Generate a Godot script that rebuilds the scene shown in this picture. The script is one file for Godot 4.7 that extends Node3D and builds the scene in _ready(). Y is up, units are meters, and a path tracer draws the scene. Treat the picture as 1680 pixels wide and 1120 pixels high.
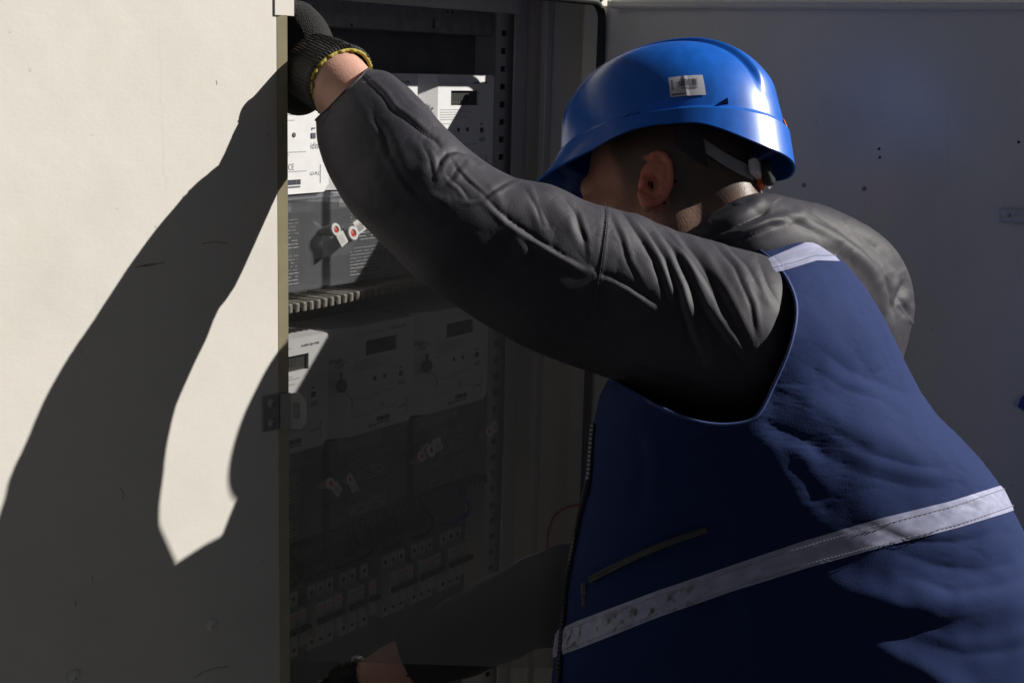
extends Node3D
# A worker in a blue helmet leans into a metering cabinet; hard low sun from the right.

# ------------------------------------------------------------------ camera model (photo pixels 1680 x 1120)
const FPX := 2300.0
const PITCH := 0.1931
const ROLL := 0.0274
const CAM_H := 1.65
const YO := 0.15
var fwd := Vector3(0, -sin(PITCH), -cos(PITCH))
var upv := Vector3(0, cos(PITCH), -sin(PITCH))
var eye := Vector3(0, CAM_H, 0)

func ray(px: float, py: float) -> Vector3:
	var a := px - 840.0
	var b := py - 560.0
	var u := a * cos(ROLL) + b * sin(ROLL)
	var w := -a * sin(ROLL) + b * cos(ROLL)
	return fwd + Vector3(u / FPX, 0, 0) - upv * (w / FPX)

func at(px: float, py: float, z: float) -> Vector3:
	return eye + ray(px, py) * z

func proj(p: Vector3) -> Vector3:
	var q := p - eye
	var z := q.dot(fwd)
	var u := FPX * q.x / z
	var w := -FPX * q.dot(upv) / z
	return Vector3(840.0 + u * cos(ROLL) - w * sin(ROLL), 560.0 + u * sin(ROLL) + w * cos(ROLL), z)

# cabinet frame: s along the cabinet to the right, t outwards through its front
const PSI := -0.9468
var cd := Vector3(cos(PSI), 0, sin(PSI))
var cn := Vector3(-sin(PSI), 0, cos(PSI))
var co := Vector3(-0.2145, 0, -2.0196)
func cab(s: float, y: float, t: float) -> Vector3:
	return co + cd * s + cn * t + Vector3(0, y, 0)
func cab_basis() -> Basis:
	return Basis(cd, Vector3.UP, cn)
# pixel onto a vertical plane through o with normal n
func on_plane(px: float, py: float, o: Vector3, n: Vector3) -> Vector3:
	var r := ray(px, py)
	return eye + r * ((o - eye).dot(n) / r.dot(n))

# ------------------------------------------------------------------ mesh collecting
class Mb:
	var v := PackedVector3Array()
	var n := PackedVector3Array()
	var c := PackedColorArray()
	var uv := PackedVector2Array()
	var col := Color(1, 1, 1)
	func vert(p: Vector3, nn: Vector3, t := Vector2.ZERO) -> void:
		v.append(p); n.append(nn); c.append(col); uv.append(t)
	func tri(a: Vector3, b: Vector3, d: Vector3, hint: Vector3) -> void:
		var k := (b - a).cross(d - a)
		if k.length_squared() < 1e-18: return
		k = k.normalized()
		if k.dot(hint) > 0:
			vert(a, k); vert(d, k); vert(b, k)
		else:
			vert(a, -k); vert(b, -k); vert(d, -k)
	func quad(a: Vector3, b: Vector3, d: Vector3, e: Vector3, hint: Vector3) -> void:
		tri(a, b, d, hint); tri(a, d, e, hint)
	func poly(ps: Array, hint: Vector3) -> void:
		for i in range(1, ps.size() - 1): tri(ps[0], ps[i], ps[i + 1], hint)
	# box with chamfered edges, in the frame x
	func box(mn: Vector3, mx: Vector3, b := 0.0, x := Transform3D.IDENTITY) -> void:
		var ct := (mn + mx) * 0.5
		var h := (mx - mn) * 0.5
		b = minf(b, minf(h.x, minf(h.y, h.z)) * 0.9)
		var ax := [Vector3.RIGHT, Vector3.UP, Vector3.BACK]
		for i in 3:
			var j := (i + 1) % 3
			var k := (i + 2) % 3
			for s in [-1.0, 1.0]:
				var q := []
				for w in [[-1, -1], [1, -1], [1, 1], [-1, 1]]:
					var p := ct
					p[i] += s * h[i]; p[j] += w[0] * (h[j] - b); p[k] += w[1] * (h[k] - b)
					q.append(x * p)
				quad(q[0], q[1], q[2], q[3], x.basis * (ax[i] * s))
		if b <= 0.0: return
		for i in 3:
			var j := (i + 1) % 3
			var k := (i + 2) % 3
			for s in [-1.0, 1.0]:
				for r in [-1.0, 1.0]:
					var q := []
					for w in [[-1, 0], [1, 0], [1, 1], [-1, 1]]:
						var p := ct
						p[i] += w[0] * (h[i] - b)
						p[j] += s * (h[j] - (b if w[1] == 1 else 0.0)); p[k] += r * (h[k] - (0.0 if w[1] == 1 else b))
						q.append(x * p)
					quad(q[0], q[1], q[2], q[3], x.basis * (ax[j] * s + ax[k] * r))
		for s in [-1.0, 1.0]:
			for r in [-1.0, 1.0]:
				for w in [-1.0, 1.0]:
					var g := Vector3(s, r, w)
					var c0 := ct + Vector3(s * h.x, r * h.y, w * h.z)
					tri(x * (c0 - Vector3(0, r * b, w * b)), x * (c0 - Vector3(s * b, 0, w * b)), x * (c0 - Vector3(s * b, r * b, 0)), x.basis * g)
	# prism: outline (array of Vector3 in one plane) swept by e
	func prism(ps: Array, e: Vector3, hole_free := true) -> void:
		var ct := Vector3.ZERO
		for p in ps: ct += p
		ct /= ps.size()
		poly(ps, -e)
		var q := []
		for p in ps: q.append(p + e)
		poly(q, e)
		for i in ps.size():
			var j := (i + 1) % ps.size()
			var m: Vector3 = (ps[i] + ps[j]) * 0.5 - ct
			quad(ps[i], ps[j], q[j], q[i], m - e.normalized() * m.dot(e.normalized()))
	# plate between an outer and an inner loop of equal length, swept by e
	func ring_plate(o: Array, h: Array, e: Vector3) -> void:
		var ct := Vector3.ZERO
		for p in o: ct += p
		ct /= o.size()
		for i in o.size():
			var j := (i + 1) % o.size()
			quad(o[i], o[j], h[j], h[i], -e)
			quad(o[i] + e, o[j] + e, h[j] + e, h[i] + e, e)
			quad(o[i], o[j], o[j] + e, o[i] + e, (o[i] + o[j]) * 0.5 - ct)
			quad(h[i], h[j], h[j] + e, h[i] + e, ct - (h[i] + h[j]) * 0.5)
	# smooth grid of nu rows by nv columns
	func grid(p: PackedVector3Array, nn: PackedVector3Array, nu: int, nv: int, wrap: bool, keep := PackedByteArray(), us := 1.0, vs := 1.0) -> void:
		var nj := nv if wrap else nv - 1
		for i in nu - 1:
			for j in nj:
				if keep.size() > 0 and keep[i * nv + j] == 0: continue
				var j2 := (j + 1) % nv
				var a := i * nv + j
				var b := i * nv + j2
				var d := (i + 1) * nv + j2
				var e := (i + 1) * nv + j
				var t := [Vector2(i * us, j * vs), Vector2(i * us, (j + 1) * vs), Vector2((i + 1) * us, (j + 1) * vs), Vector2((i + 1) * us, j * vs)]
				var k := (p[b] - p[a]).cross(p[d] - p[a])
				if k.dot(nn[a]) > 0:
					vert(p[a], nn[a], t[0]); vert(p[d], nn[d], t[2]); vert(p[b], nn[b], t[1])
					vert(p[a], nn[a], t[0]); vert(p[e], nn[e], t[3]); vert(p[d], nn[d], t[2])
				else:
					vert(p[a], nn[a], t[0]); vert(p[b], nn[b], t[1]); vert(p[d], nn[d], t[2])
					vert(p[a], nn[a], t[0]); vert(p[d], nn[d], t[2]); vert(p[e], nn[e], t[3])
	# tube along points; rr radius or array of radii
	func tube(ps: Array, rr, ns := 10, caps := true) -> void:
		var p := PackedVector3Array()
		var nn := PackedVector3Array()
		var m := ps.size()
		var side := Vector3.ZERO
		for i in m:
			var t: Vector3 = (ps[mini(i + 1, m - 1)] - ps[maxi(i - 1, 0)]).normalized()
			if i == 0:
				side = t.cross(Vector3.UP if absf(t.y) < 0.9 else Vector3.RIGHT).normalized()
			side = (side - t * side.dot(t)).normalized()
			var up := t.cross(side)
			var r: float = rr[i] if rr is Array else rr
			for j in ns:
				var a := TAU * j / ns
				var q := side * cos(a) + up * sin(a)
				p.append(ps[i] + q * r); nn.append(q)
		grid(p, nn, m, ns, true)
		if caps:
			for e in [0, m - 1]:
				var q := []
				for j in ns: q.append(p[e * ns + j])
				poly(q, (ps[0] - ps[1]) if e == 0 else (ps[m - 1] - ps[m - 2]))
	# lathe about an axis: profile of Vector2(radius, height)
	func lathe(o: Vector3, axis: Vector3, prof: Array, ns := 20) -> void:
		var ax := axis.normalized()
		var s := ax.cross(Vector3.UP if absf(ax.y) < 0.9 else Vector3.RIGHT).normalized()
		var u := ax.cross(s)
		for i in prof.size() - 1:
			var a: Vector2 = prof[i]
			var b: Vector2 = prof[i + 1]
			var g := Vector2(b.y - a.y, a.x - b.x)
			if g.length() < 1e-9: continue
			g = g.normalized()
			for j in ns:
				var q := []
				var w := []
				for k in [j, j + 1]:
					var t: float = TAU * k / ns
					var rad: Vector3 = s * cos(t) + u * sin(t)
					q.append(o + rad * a.x + ax * a.y); q.append(o + rad * b.x + ax * b.y)
					w.append((rad * g.x + ax * g.y).normalized())
				var kk: Vector3 = (q[2] - q[0]).cross(q[3] - q[0])
				if kk.length_squared() < 1e-20: kk = (q[3] - q[0]).cross(q[1] - q[0])
				var o3 := [[0, 0], [2, 1], [3, 1], [0, 0], [3, 1], [1, 0]]
				if kk.dot(w[0]) > 0: o3 = [[0, 0], [3, 1], [2, 1], [0, 0], [1, 0], [3, 1]]
				for z in o3: vert(q[z[0]], w[z[1]])
	func commit() -> ArrayMesh:
		var a := []
		a.resize(Mesh.ARRAY_MAX)
		a[Mesh.ARRAY_VERTEX] = v; a[Mesh.ARRAY_NORMAL] = n; a[Mesh.ARRAY_COLOR] = c; a[Mesh.ARRAY_TEX_UV] = uv
		var m := ArrayMesh.new()
		m.add_surface_from_arrays(Mesh.PRIMITIVE_TRIANGLES, a)
		return m

# ------------------------------------------------------------------ naming
var taken := {}
func numbered(called: String) -> String:
	if not taken.has(called):
		taken[called] = 0
		return called
	taken[called] += 1
	return "%s_%03d" % [called, taken[called]]
func tag(o: Node, label: String, category: String, group := "") -> void:
	o.set_meta("label", label); o.set_meta("category", category)
	if group != "": o.set_meta("group", group)
func thing(called: String, label: String, category: String, x := Transform3D.IDENTITY, group := "") -> Node3D:
	var o := Node3D.new()
	o.name = numbered(called)
	add_child(o)
	o.transform = x
	tag(o, label, category, group)
	return o
func part(called: String, m, material: Material, parent: Node) -> MeshInstance3D:
	var o := MeshInstance3D.new()
	o.name = called
	o.mesh = m.commit() if m is Mb else m
	o.material_override = material
	parent.add_child(o, true)
	return o
func solo(called: String, m: Mb, material: Material, label: String, category: String, group := "") -> MeshInstance3D:
	var o := part(numbered(called), m, material, self)
	tag(o, label, category, group)
	return o

# ------------------------------------------------------------------ materials
func lin(r: float, g: float, b: float, a := 1.0) -> Color:
	var c := Color(r, g, b).linear_to_srgb()
	c.a = a
	return c
func noise_img(sz: int, fq: float, seed_: int, oct := 3, kind := FastNoiseLite.TYPE_SIMPLEX_SMOOTH) -> Image:
	var f := FastNoiseLite.new()
	f.seed = seed_; f.frequency = fq; f.fractal_octaves = oct; f.noise_type = kind
	return f.get_seamless_image(sz, sz)
func normal_tex(im: Image, strength: float) -> ImageTexture:
	var b: Image = im.duplicate()
	b.convert(Image.FORMAT_RGBA8)
	b.bump_map_to_normal_map(strength)
	b.generate_mipmaps()
	return ImageTexture.create_from_image(b)
func tone_tex(im: Image, lo: float, hi: float, specks := 0, speck := 1.0, seed_ := 1) -> ImageTexture:
	var w := im.get_width()
	var o := Image.create(w, w, false, Image.FORMAT_RGB8)
	for y in w:
		for x in w:
			var k := lerpf(lo, hi, im.get_pixel(x, y).r)
			o.set_pixel(x, y, Color(k, k, k))
	var r := RandomNumberGenerator.new()
	r.seed = seed_
	for i in specks:
		var k := r.randf_range(speck * 0.6, speck)
		o.set_pixel(r.randi() % w, r.randi() % w, Color(k, k, k))
	o.generate_mipmaps()
	return ImageTexture.create_from_image(o)
func mat(c: Color, rough := 0.6, metal := 0.0) -> StandardMaterial3D:
	var m := StandardMaterial3D.new()
	m.albedo_color = c; m.roughness = rough; m.metallic = metal
	m.cull_mode = BaseMaterial3D.CULL_DISABLED
	return m
func tri(m: StandardMaterial3D, per_metre: float, alb: Texture2D, nrm: Texture2D, depth := 1.0) -> StandardMaterial3D:
	m.uv1_triplanar = true; m.uv1_world_triplanar = true
	m.uv1_scale = Vector3.ONE * per_metre
	if alb: m.albedo_texture = alb
	if nrm:
		m.normal_enabled = true; m.normal_texture = nrm; m.normal_scale = depth
	return m
var K := {}
func make_materials() -> void:
	var peel := noise_img(256, 0.05, 3, 2)
	var peel_n := normal_tex(peel, 3.0)
	var blot := noise_img(256, 0.012, 7, 4)
	K.paint = tri(mat(lin(0.685, 0.672, 0.640), 0.36), 14.0, tone_tex(blot, 0.98, 1.0), peel_n, 0.075)
	K.paint_in = tri(mat(lin(0.685, 0.672, 0.640), 0.22), 14.0, tone_tex(blot, 0.985, 1.0), peel_n, 0.16)
	K.steel = tri(mat(lin(0.42, 0.42, 0.43), 0.38, 0.9), 14.0, tone_tex(blot, 0.8, 1.0), null)
	K.galv = tri(mat(lin(0.36, 0.37, 0.38), 0.5, 0.35), 14.0, tone_tex(blot, 0.75, 1.0), null)
	K.inside = K.paint_in
	K.plate = tri(mat(lin(0.20, 0.205, 0.21), 0.5), 6.0, tone_tex(blot, 0.8, 1.0), null)
	K.rubber = mat(lin(0.012, 0.012, 0.013), 0.55)
	K.rim = mat(lin(0.45, 0.45, 0.46), 0.35, 0.5)
	K.meter = tri(mat(lin(0.68, 0.68, 0.69), 0.45), 12.0, tone_tex(blot, 0.95, 1.0), null)
	K.meter_side = K.meter
	K.lip = tri(mat(lin(0.40, 0.355, 0.235), 0.35), 9.0, tone_tex(blot, 0.9, 1.0), null)
	K.staple = mat(lin(0.32, 0.32, 0.325), 0.45, 0.3)
	K.ink = mat(lin(0.07, 0.07, 0.10), 0.6)
	K.ink_pale = mat(lin(0.36, 0.35, 0.36), 0.6)
	K.ink_white = mat(lin(0.6, 0.6, 0.6), 0.6)
	K.lcd = mat(lin(0.05, 0.052, 0.05), 0.3)
	K.lcd_glass = mat(Color(0.02, 0.02, 0.025, 0.35), 0.08)
	K.lcd_glass.transparency = BaseMaterial3D.TRANSPARENCY_ALPHA
	K.yellow = mat(lin(0.55, 0.40, 0.03), 0.5)
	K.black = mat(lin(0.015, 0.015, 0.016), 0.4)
	K.terminal = mat(lin(0.10, 0.10, 0.105), 0.5)
	K.cover = mat(Color(0.62, 0.63, 0.66, 0.22), 0.12)
	K.cover.transparency = BaseMaterial3D.TRANSPARENCY_ALPHA
	K.smoke = mat(lin(0.17, 0.17, 0.175, 0.50), 0.16)
	K.smoke.transparency = BaseMaterial3D.TRANSPARENCY_ALPHA
	K.tag_white = mat(lin(0.7, 0.7, 0.7), 0.45)
	K.tag_grey = mat(lin(0.33, 0.33, 0.31), 0.4)
	K.red = mat(lin(0.55, 0.04, 0.02), 0.4)
	K.breaker = mat(lin(0.42, 0.42, 0.42), 0.5)
	K.orange = mat(lin(0.6, 0.12, 0.02), 0.5)
	K.duct = mat(lin(0.24, 0.23, 0.20), 0.6)
	K.wire_blue = mat(lin(0.02, 0.05, 0.35), 0.4)
	K.wire_red = mat(lin(0.3, 0.04, 0.02), 0.5)
	# cloth
	var weave := Image.create(128, 128, false, Image.FORMAT_L8)
	for y in 128:
		for x in 128:
			var k := 0.5 + 0.25 * sin(TAU * (x + y) / 8.0) + 0.15 * sin(TAU * (x - y) / 4.0)
			weave.set_pixel(x, y, Color(k, k, k))
	var weave_n := normal_tex(weave, 1.5)
	var cloth := noise_img(256, 0.02, 11, 5)
	K.jacket = tri(mat(lin(0.038, 0.037, 0.050), 0.63), 9.0, tone_tex(cloth, 0.86, 1.0), normal_tex(noise_img(512, 0.12, 5, 4), 6.0), 0.16)
	K.jacket.metallic_specular = 0.4
	K.vest = tri(mat(lin(0.0155, 0.033, 0.128), 0.88), 9.0, tone_tex(noise_img(512, 0.10, 12, 4), 0.80, 0.95, 2600, 1.0, 5), normal_tex(noise_img(512, 0.12, 15, 4), 6.0), 0.17)
	K.vest.metallic_specular = 0.3
	K.piping = mat(lin(0.020, 0.045, 0.170), 0.7)
	K.trouser = tri(mat(lin(0.02, 0.03, 0.075), 0.8), 7.0, tone_tex(cloth, 0.8, 1.0), weave_n, 0.25)
	K.tape = mat(lin(0.42, 0.44, 0.62), 0.42, 0.1)  # grey tape; blue of the mirrored sky is put into this colour
	K.tape.albedo_texture = tape_tex()
	K.thread = mat(lin(0.25, 0.25, 0.28), 0.8)
	K.thread_dark = mat(lin(0.02, 0.02, 0.03), 0.8)
	K.zip = mat(lin(0.10, 0.10, 0.10), 0.4, 0.4)
	K.zip_pale = mat(lin(0.45, 0.45, 0.47), 0.5)
	K.skin = mat(Color(1, 1, 1), 0.5)
	K.skin.vertex_color_use_as_albedo = true
	K.skin.subsurf_scatter_enabled = true; K.skin.subsurf_scatter_strength = 0.45
	tri(K.skin, 26.0, null, normal_tex(noise_img(256, 0.06, 21, 3), 3.0), 0.6)
	K.stubble = mat(lin(0.035, 0.026, 0.020), 0.8)
	var knit := Image.create(64, 64, false, Image.FORMAT_L8)
	for y in 64:
		for x in 64:
			var k := 0.5 + 0.3 * sin(TAU * x / 8.0) * cos(TAU * (y + (4 if (x / 8) % 2 else 0)) / 8.0)
			knit.set_pixel(x, y, Color(k, k, k))
	K.glove = tri(mat(lin(0.030, 0.030, 0.031), 0.9), 14.0, tone_tex(noise_img(256, 0.12, 31, 3), 0.3, 1.0), normal_tex(noise_img(256, 0.16, 33, 2), 8.0), 1.0)
	K.cuff = tri(mat(lin(0.11, 0.11, 0.105), 0.9), 30.0, tone_tex(noise_img(128, 0.22, 35, 2), 0.12, 1.0), normal_tex(knit, 6.0), 1.0)
	K.cuff_edge = tri(mat(lin(0.62, 0.50, 0.08), 0.8), 40.0, tone_tex(noise_img(128, 0.15, 36, 2), 0.6, 1.0), null)
	# helmet
	var scuff := noise_img(512, 0.02, 41, 5)
	K.helmet = tri(mat(lin(0.005, 0.145, 0.72), 0.36), 5.0, tone_tex(scuff, 0.84, 1.0), normal_tex(noise_img(256, 0.02, 43, 3), 1.0), 0.12)
	K.helmet.clearcoat_enabled = true; K.helmet.clearcoat = 0.2; K.helmet.clearcoat_roughness = 0.25
	K.strap = mat(lin(0.30, 0.30, 0.31), 0.5)
	K.strap_dark = mat(lin(0.012, 0.012, 0.02), 0.6)
	K.clear_plastic = mat(lin(0.55, 0.56, 0.58), 0.25)
	K.sticker = mat(lin(0.55, 0.56, 0.62), 0.35)
	K.foil = mat(lin(0.5, 0.5, 0.52), 0.3, 0.3)
	K.ground = tri(mat(lin(0.055, 0.053, 0.050), 0.95), 0.5, tone_tex(noise_img(512, 0.05, 51, 6), 0.4, 1.0, 9000, 1.0, 9), normal_tex(noise_img(256, 0.1, 53, 4), 6.0), 1.0)
	K.void = mat(lin(0.004, 0.006, 0.02), 1.0)  # near-black, carries the inner shade of the helmet notch
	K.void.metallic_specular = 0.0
	K.scratch = mat(lin(0.26, 0.23, 0.20), 0.8)
	for m in [K.paint, K.paint_in, K.helmet]:
		m.detail_enabled = true
		m.detail_albedo = grime_tex()
		m.detail_blend_mode = BaseMaterial3D.BLEND_MODE_MUL
		m.detail_uv_layer = BaseMaterial3D.DETAIL_UV_2
		m.uv2_triplanar = true; m.uv2_world_triplanar = true
		m.uv2_scale = Vector3.ONE * (3.1 if m == K.helmet else 0.9)
	K.bar = tri(mat(lin(0.62, 0.64, 0.68), 0.4), 14.0, tone_tex(blot, 0.8, 1.0), null)
	K.thread_grey = mat(lin(0.075, 0.073, 0.085), 0.8)
	K.boot = mat(lin(0.03, 0.025, 0.02), 0.6)

var grime: ImageTexture
func grime_tex() -> ImageTexture:
	# faint rubbed patches, dust specks and short runs on painted steel
	if grime: return grime
	var im := Image.create(1024, 1024, false, Image.FORMAT_RGB8)
	var f := FastNoiseLite.new()
	f.seed = 91; f.frequency = 0.006; f.fractal_octaves = 5
	for y in 1024:
		for x in 1024:
			var k := 1.0 - 0.05 * clampf(f.get_noise_2d(x, y * 0.6) * 2.0 - 0.1, 0, 1)
			im.set_pixel(x, y, Color(k, k * 0.996, k * 0.985))
	var r := RandomNumberGenerator.new()
	r.seed = 92
	for i in 70:
		var k := r.randf_range(0.5, 0.85)
		var p := Vector2i(r.randi() % 1020, r.randi() % 1000)
		for d in r.randi_range(1, 3): im.set_pixel(p.x + d % 2, p.y + d, Color(k, k * 0.95, k * 0.88))
	for i in 9:
		var p := Vector2i(r.randi() % 1000, r.randi() % 700)
		for d in r.randi_range(40, 200):
			var c := im.get_pixel(p.x, p.y + d)
			im.set_pixel(p.x, p.y + d, c * 0.95)
			if r.randf() < 0.06: p.x += r.randi_range(-1, 1)
			p.x = clampi(p.x, 0, 1023)
	im.generate_mipmaps()
	grime = ImageTexture.create_from_image(im)
	return grime
func tape_tex() -> ImageTexture:
	# grey reflective cloth with worn, brownish rubbed patches
	var im := Image.create(1024, 64, false, Image.FORMAT_RGB8)
	var f := FastNoiseLite.new()
	f.seed = 77; f.frequency = 0.035; f.fractal_octaves = 4
	var g := FastNoiseLite.new()
	g.seed = 78; g.frequency = 0.012; g.fractal_octaves = 3
	for x in 1024:
		for y in 64:
			var k := 0.88 + 0.10 * f.get_noise_2d(x, y) + 0.03 * (1.0 if (x + y) % 4 < 2 else 0.0)
			var c := Color(k, k, k * 1.02)
			var wear := clampf((f.get_noise_2d(x * 1.3 + 40, y * 0.8) + 0.6 * g.get_noise_2d(x, 5)) * 4.0 - 0.55, 0, 1)
			if x < 60 or x > 400: wear *= 0.12
			wear *= clampf(1.3 - absf(y - 36) / 26.0, 0, 1)
			c = c.lerp(Color(0.45, 0.42, 0.34), wear * 0.75)
			im.set_pixel(x, y, c)
	im.generate_mipmaps()
	return ImageTexture.create_from_image(im)

# ------------------------------------------------------------------ cloth lofts
func cat(a: float, b: float, c: float, d: float, t: float) -> float:
	return 0.5 * (2.0 * b + (c - a) * t + (2.0 * a - 5.0 * b + 4.0 * c - d) * t * t + (3.0 * b - a - 3.0 * c + d) * t * t * t)
# folds: [points, amplitude in m, width in px, style]; distances in photo pixels
func fold_at(folds: Array, boxes: Array, x: float, y: float) -> float:
	var out := 0.0
	for i in folds.size():
		var b: Rect2 = boxes[i]
		if not b.has_point(Vector2(x, y)): continue
		var f: Array = folds[i]
		var ps: PackedVector2Array = f[0]
		var w: float = f[2]
		var best := 1e9
		var sd := 0.0
		var par := 0.0
		var m := ps.size() - 1
		var p := Vector2(x, y)
		for k in m:
			var e := ps[k + 1] - ps[k]
			var u := clampf((p - ps[k]).dot(e) / e.length_squared(), 0, 1)
			var q := p - (ps[k] + e * u)
			var l := q.length()
			if l < best:
				best = l
				sd = l * signf(e.cross(q))
				par = (k + u) / m
		var fade := pow(maxf(sin(PI * clampf(par, 0.02, 0.98)), 0.0), 0.5)
		match f[3]:
			0: out += f[1] * fade * exp(-best * best / (w * w))
			1: # crease with a ridge on its left side
				out += f[1] * fade * (-exp(-best / (0.9 * w)) * 0.9 + 0.6 * exp(-pow((sd + 1.6 * w) / (1.1 * w), 2)))
			2: # crease with a ridge on its right side
				out += f[1] * fade * (-exp(-best / (0.9 * w)) * 0.9 + 0.6 * exp(-pow((sd - 1.6 * w) / (1.1 * w), 2)))
	return out
func fold_boxes(folds: Array) -> Array:
	var o := []
	for f in folds:
		var r := Rect2(f[0][0], Vector2.ZERO)
		for p in f[0]: r = r.expand(p)
		o.append(r.grow(f[2] * 4.0))
	return o
func pv(a: Array) -> PackedVector2Array:
	var o := PackedVector2Array()
	for i in range(0, a.size(), 2): o.append(Vector2(a[i], a[i + 1]))
	return o
# stations: [Ux, Uy, Lx, Ly, depth, half depth]; returns {p, n, nu, nv}
func loft(sts: Array, nu: int, nv: int, folds: Array, namp: float, nfreq: float, seed_: int, squash := 2.3, shear := 0.0, crumple := 0.0) -> Dictionary:
	var boxes := fold_boxes(folds)
	var f := FastNoiseLite.new()
	f.seed = seed_; f.frequency = nfreq; f.fractal_octaves = 3
	var f2 := FastNoiseLite.new()
	# sharp creases along the borders of irregular cells
	f2.seed = seed_ + 50; f2.frequency = 19.0; f2.fractal_type = FastNoiseLite.FRACTAL_NONE
	f2.noise_type = FastNoiseLite.TYPE_CELLULAR
	f2.cellular_return_type = FastNoiseLite.RETURN_DISTANCE2_SUB
	f2.domain_warp_enabled = true; f2.domain_warp_amplitude = 0.03; f2.domain_warp_frequency = 9.0
	var p := PackedVector3Array()
	p.resize(nu * nv)
	var ctr := PackedVector3Array()
	var m := sts.size()
	for i in nu:
		var x := float(i) / (nu - 1) * (m - 1)
		var k := mini(int(x), m - 2)
		var t := x - k
		var s := []
		for c in 6:
			s.append(cat(sts[maxi(k - 1, 0)][c], sts[k][c], sts[k + 1][c], sts[mini(k + 2, m - 1)][c], t))
		var u := at(s[0], s[1], s[4])
		var l := at(s[2], s[3], s[4])
		var ce := (u + l) * 0.5
		ctr.append(ce)
		var a := (u - l) * 0.5
		var sh := shear * (1.0 - smoothstep(0.42, 0.70, float(i) / nu))
		a /= 1.0 + 0.42 * sh
		var b := (ce - eye).normalized() * float(s[5]) + a * sh
		for j in nv:
			var ph := TAU * j / nv
			var cx := cos(ph)
			var sx := sin(ph)
			cx = signf(cx) * pow(absf(cx), 2.0 / squash)
			sx = signf(sx) * pow(absf(sx), 2.0 / squash)
			p[i * nv + j] = ce + a * cx + b * sx
	var n := grid_normals(p, nu, nv, true, ctr)
	var q := p.duplicate()
	for i in nu:
		for j in nv:
			var id := i * nv + j
			var dsp := namp * f.get_noise_3dv(p[id])
			if crumple > 0.0:
				var rg := maxf(0.0, f2.get_noise_3dv(p[id]) + 1.0)
				dsp -= crumple * exp(-rg / 0.16) * clampf(0.5 + 1.5 * f.get_noise_3dv(p[id] * 0.6), 0.0, 1.0)
			if n[id].dot(p[id] - eye) < 0.06:
				var s := proj(p[id])
				dsp += fold_at(folds, boxes, s.x, s.y)
			q[id] = p[id] + n[id] * dsp
	return {p = q, n = grid_normals(q, nu, nv, true, ctr), nu = nu, nv = nv, c = ctr}
func grid_normals(p: PackedVector3Array, nu: int, nv: int, wrap: bool, ctr: PackedVector3Array) -> PackedVector3Array:
	var n := PackedVector3Array()
	n.resize(nu * nv)
	var acc := 0.0
	for i in nu:
		var i0 := maxi(i - 1, 0)
		var i1 := mini(i + 1, nu - 1)
		for j in nv:
			var j0 := (j - 1 + nv) % nv if wrap else maxi(j - 1, 0)
			var j1 := (j + 1) % nv if wrap else mini(j + 1, nv - 1)
			var k := (p[i1 * nv + j] - p[i0 * nv + j]).cross(p[i * nv + j1] - p[i * nv + j0])
			k = k.normalized() if k.length_squared() > 1e-20 else Vector3.ZERO
			n[i * nv + j] = k
			acc += k.dot((p[i * nv + j] - ctr[i]).normalized())
	if acc < 0:
		for i in n.size(): n[i] = -n[i]
	return n
func loft_into(m: Mb, g: Dictionary, cap0 := true, cap1 := true, keep := PackedByteArray()) -> void:
	m.grid(g.p, g.n, g.nu, g.nv, true, keep)
	for e in [0, g.nu - 1]:
		if (e == 0 and not cap0) or (e > 0 and not cap1): continue
		var c: Vector3 = g.c[e]
		var dir: Vector3 = c - (g.c[1] if e == 0 else g.c[g.nu - 2])
		for j in g.nv: m.tri(c, g.p[e * g.nv + j], g.p[e * g.nv + (j + 1) % g.nv], dir)
# a curve y(x) in pixels from points
func curve_y(ps: PackedVector2Array, x: float) -> float:
	for i in ps.size() - 1:
		if x <= ps[i + 1].x or i == ps.size() - 2:
			return lerpf(ps[i].y, ps[i + 1].y, (x - ps[i].x) / (ps[i + 1].x - ps[i].x))
	return ps[0].y

# ------------------------------------------------------------------ surface nets
# prims: [kind, a, b, ra, rb, k, colour]; kind 0 tapered capsule, 1 ellipsoid (a centre, b radii), 2 ellipsoid cut away
var pbc := PackedVector3Array()
var pbr := PackedFloat32Array()
func sdf(prims: Array, p: Vector3) -> float:
	var d := 1e3
	for pi in prims.size():
		if p.distance_to(pbc[pi]) - pbr[pi] > maxf(d, 0.0) + 0.001: continue
		var q: Array = prims[pi]
		var e: float
		if q[0] == 0:
			var ab: Vector3 = q[2] - q[1]
			var t := clampf((p - q[1]).dot(ab) / maxf(ab.length_squared(), 1e-9), 0, 1)
			e = (p - q[1] - ab * t).length() - lerpf(q[3], q[4], t)
		else:
			var w: Vector3 = (p - q[1])
			if q.size() > 6: w = q[6] * w
			var k0: float = (w / q[2]).length()
			var k1: float = (w / (q[2] * q[2])).length()
			e = k0 * (k0 - 1.0) / maxf(k1, 1e-6)
		var k: float = q[5]
		if q[0] == 2:
			var h := clampf(0.5 - 0.5 * (e + d) / k, 0, 1)
			d = lerpf(d, -e, h) + k * h * (1.0 - h)
		else:
			var h := clampf(0.5 + 0.5 * (d - e) / k, 0, 1)
			d = lerpf(d, e, h) - k * h * (1.0 - h)
	return d
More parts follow.
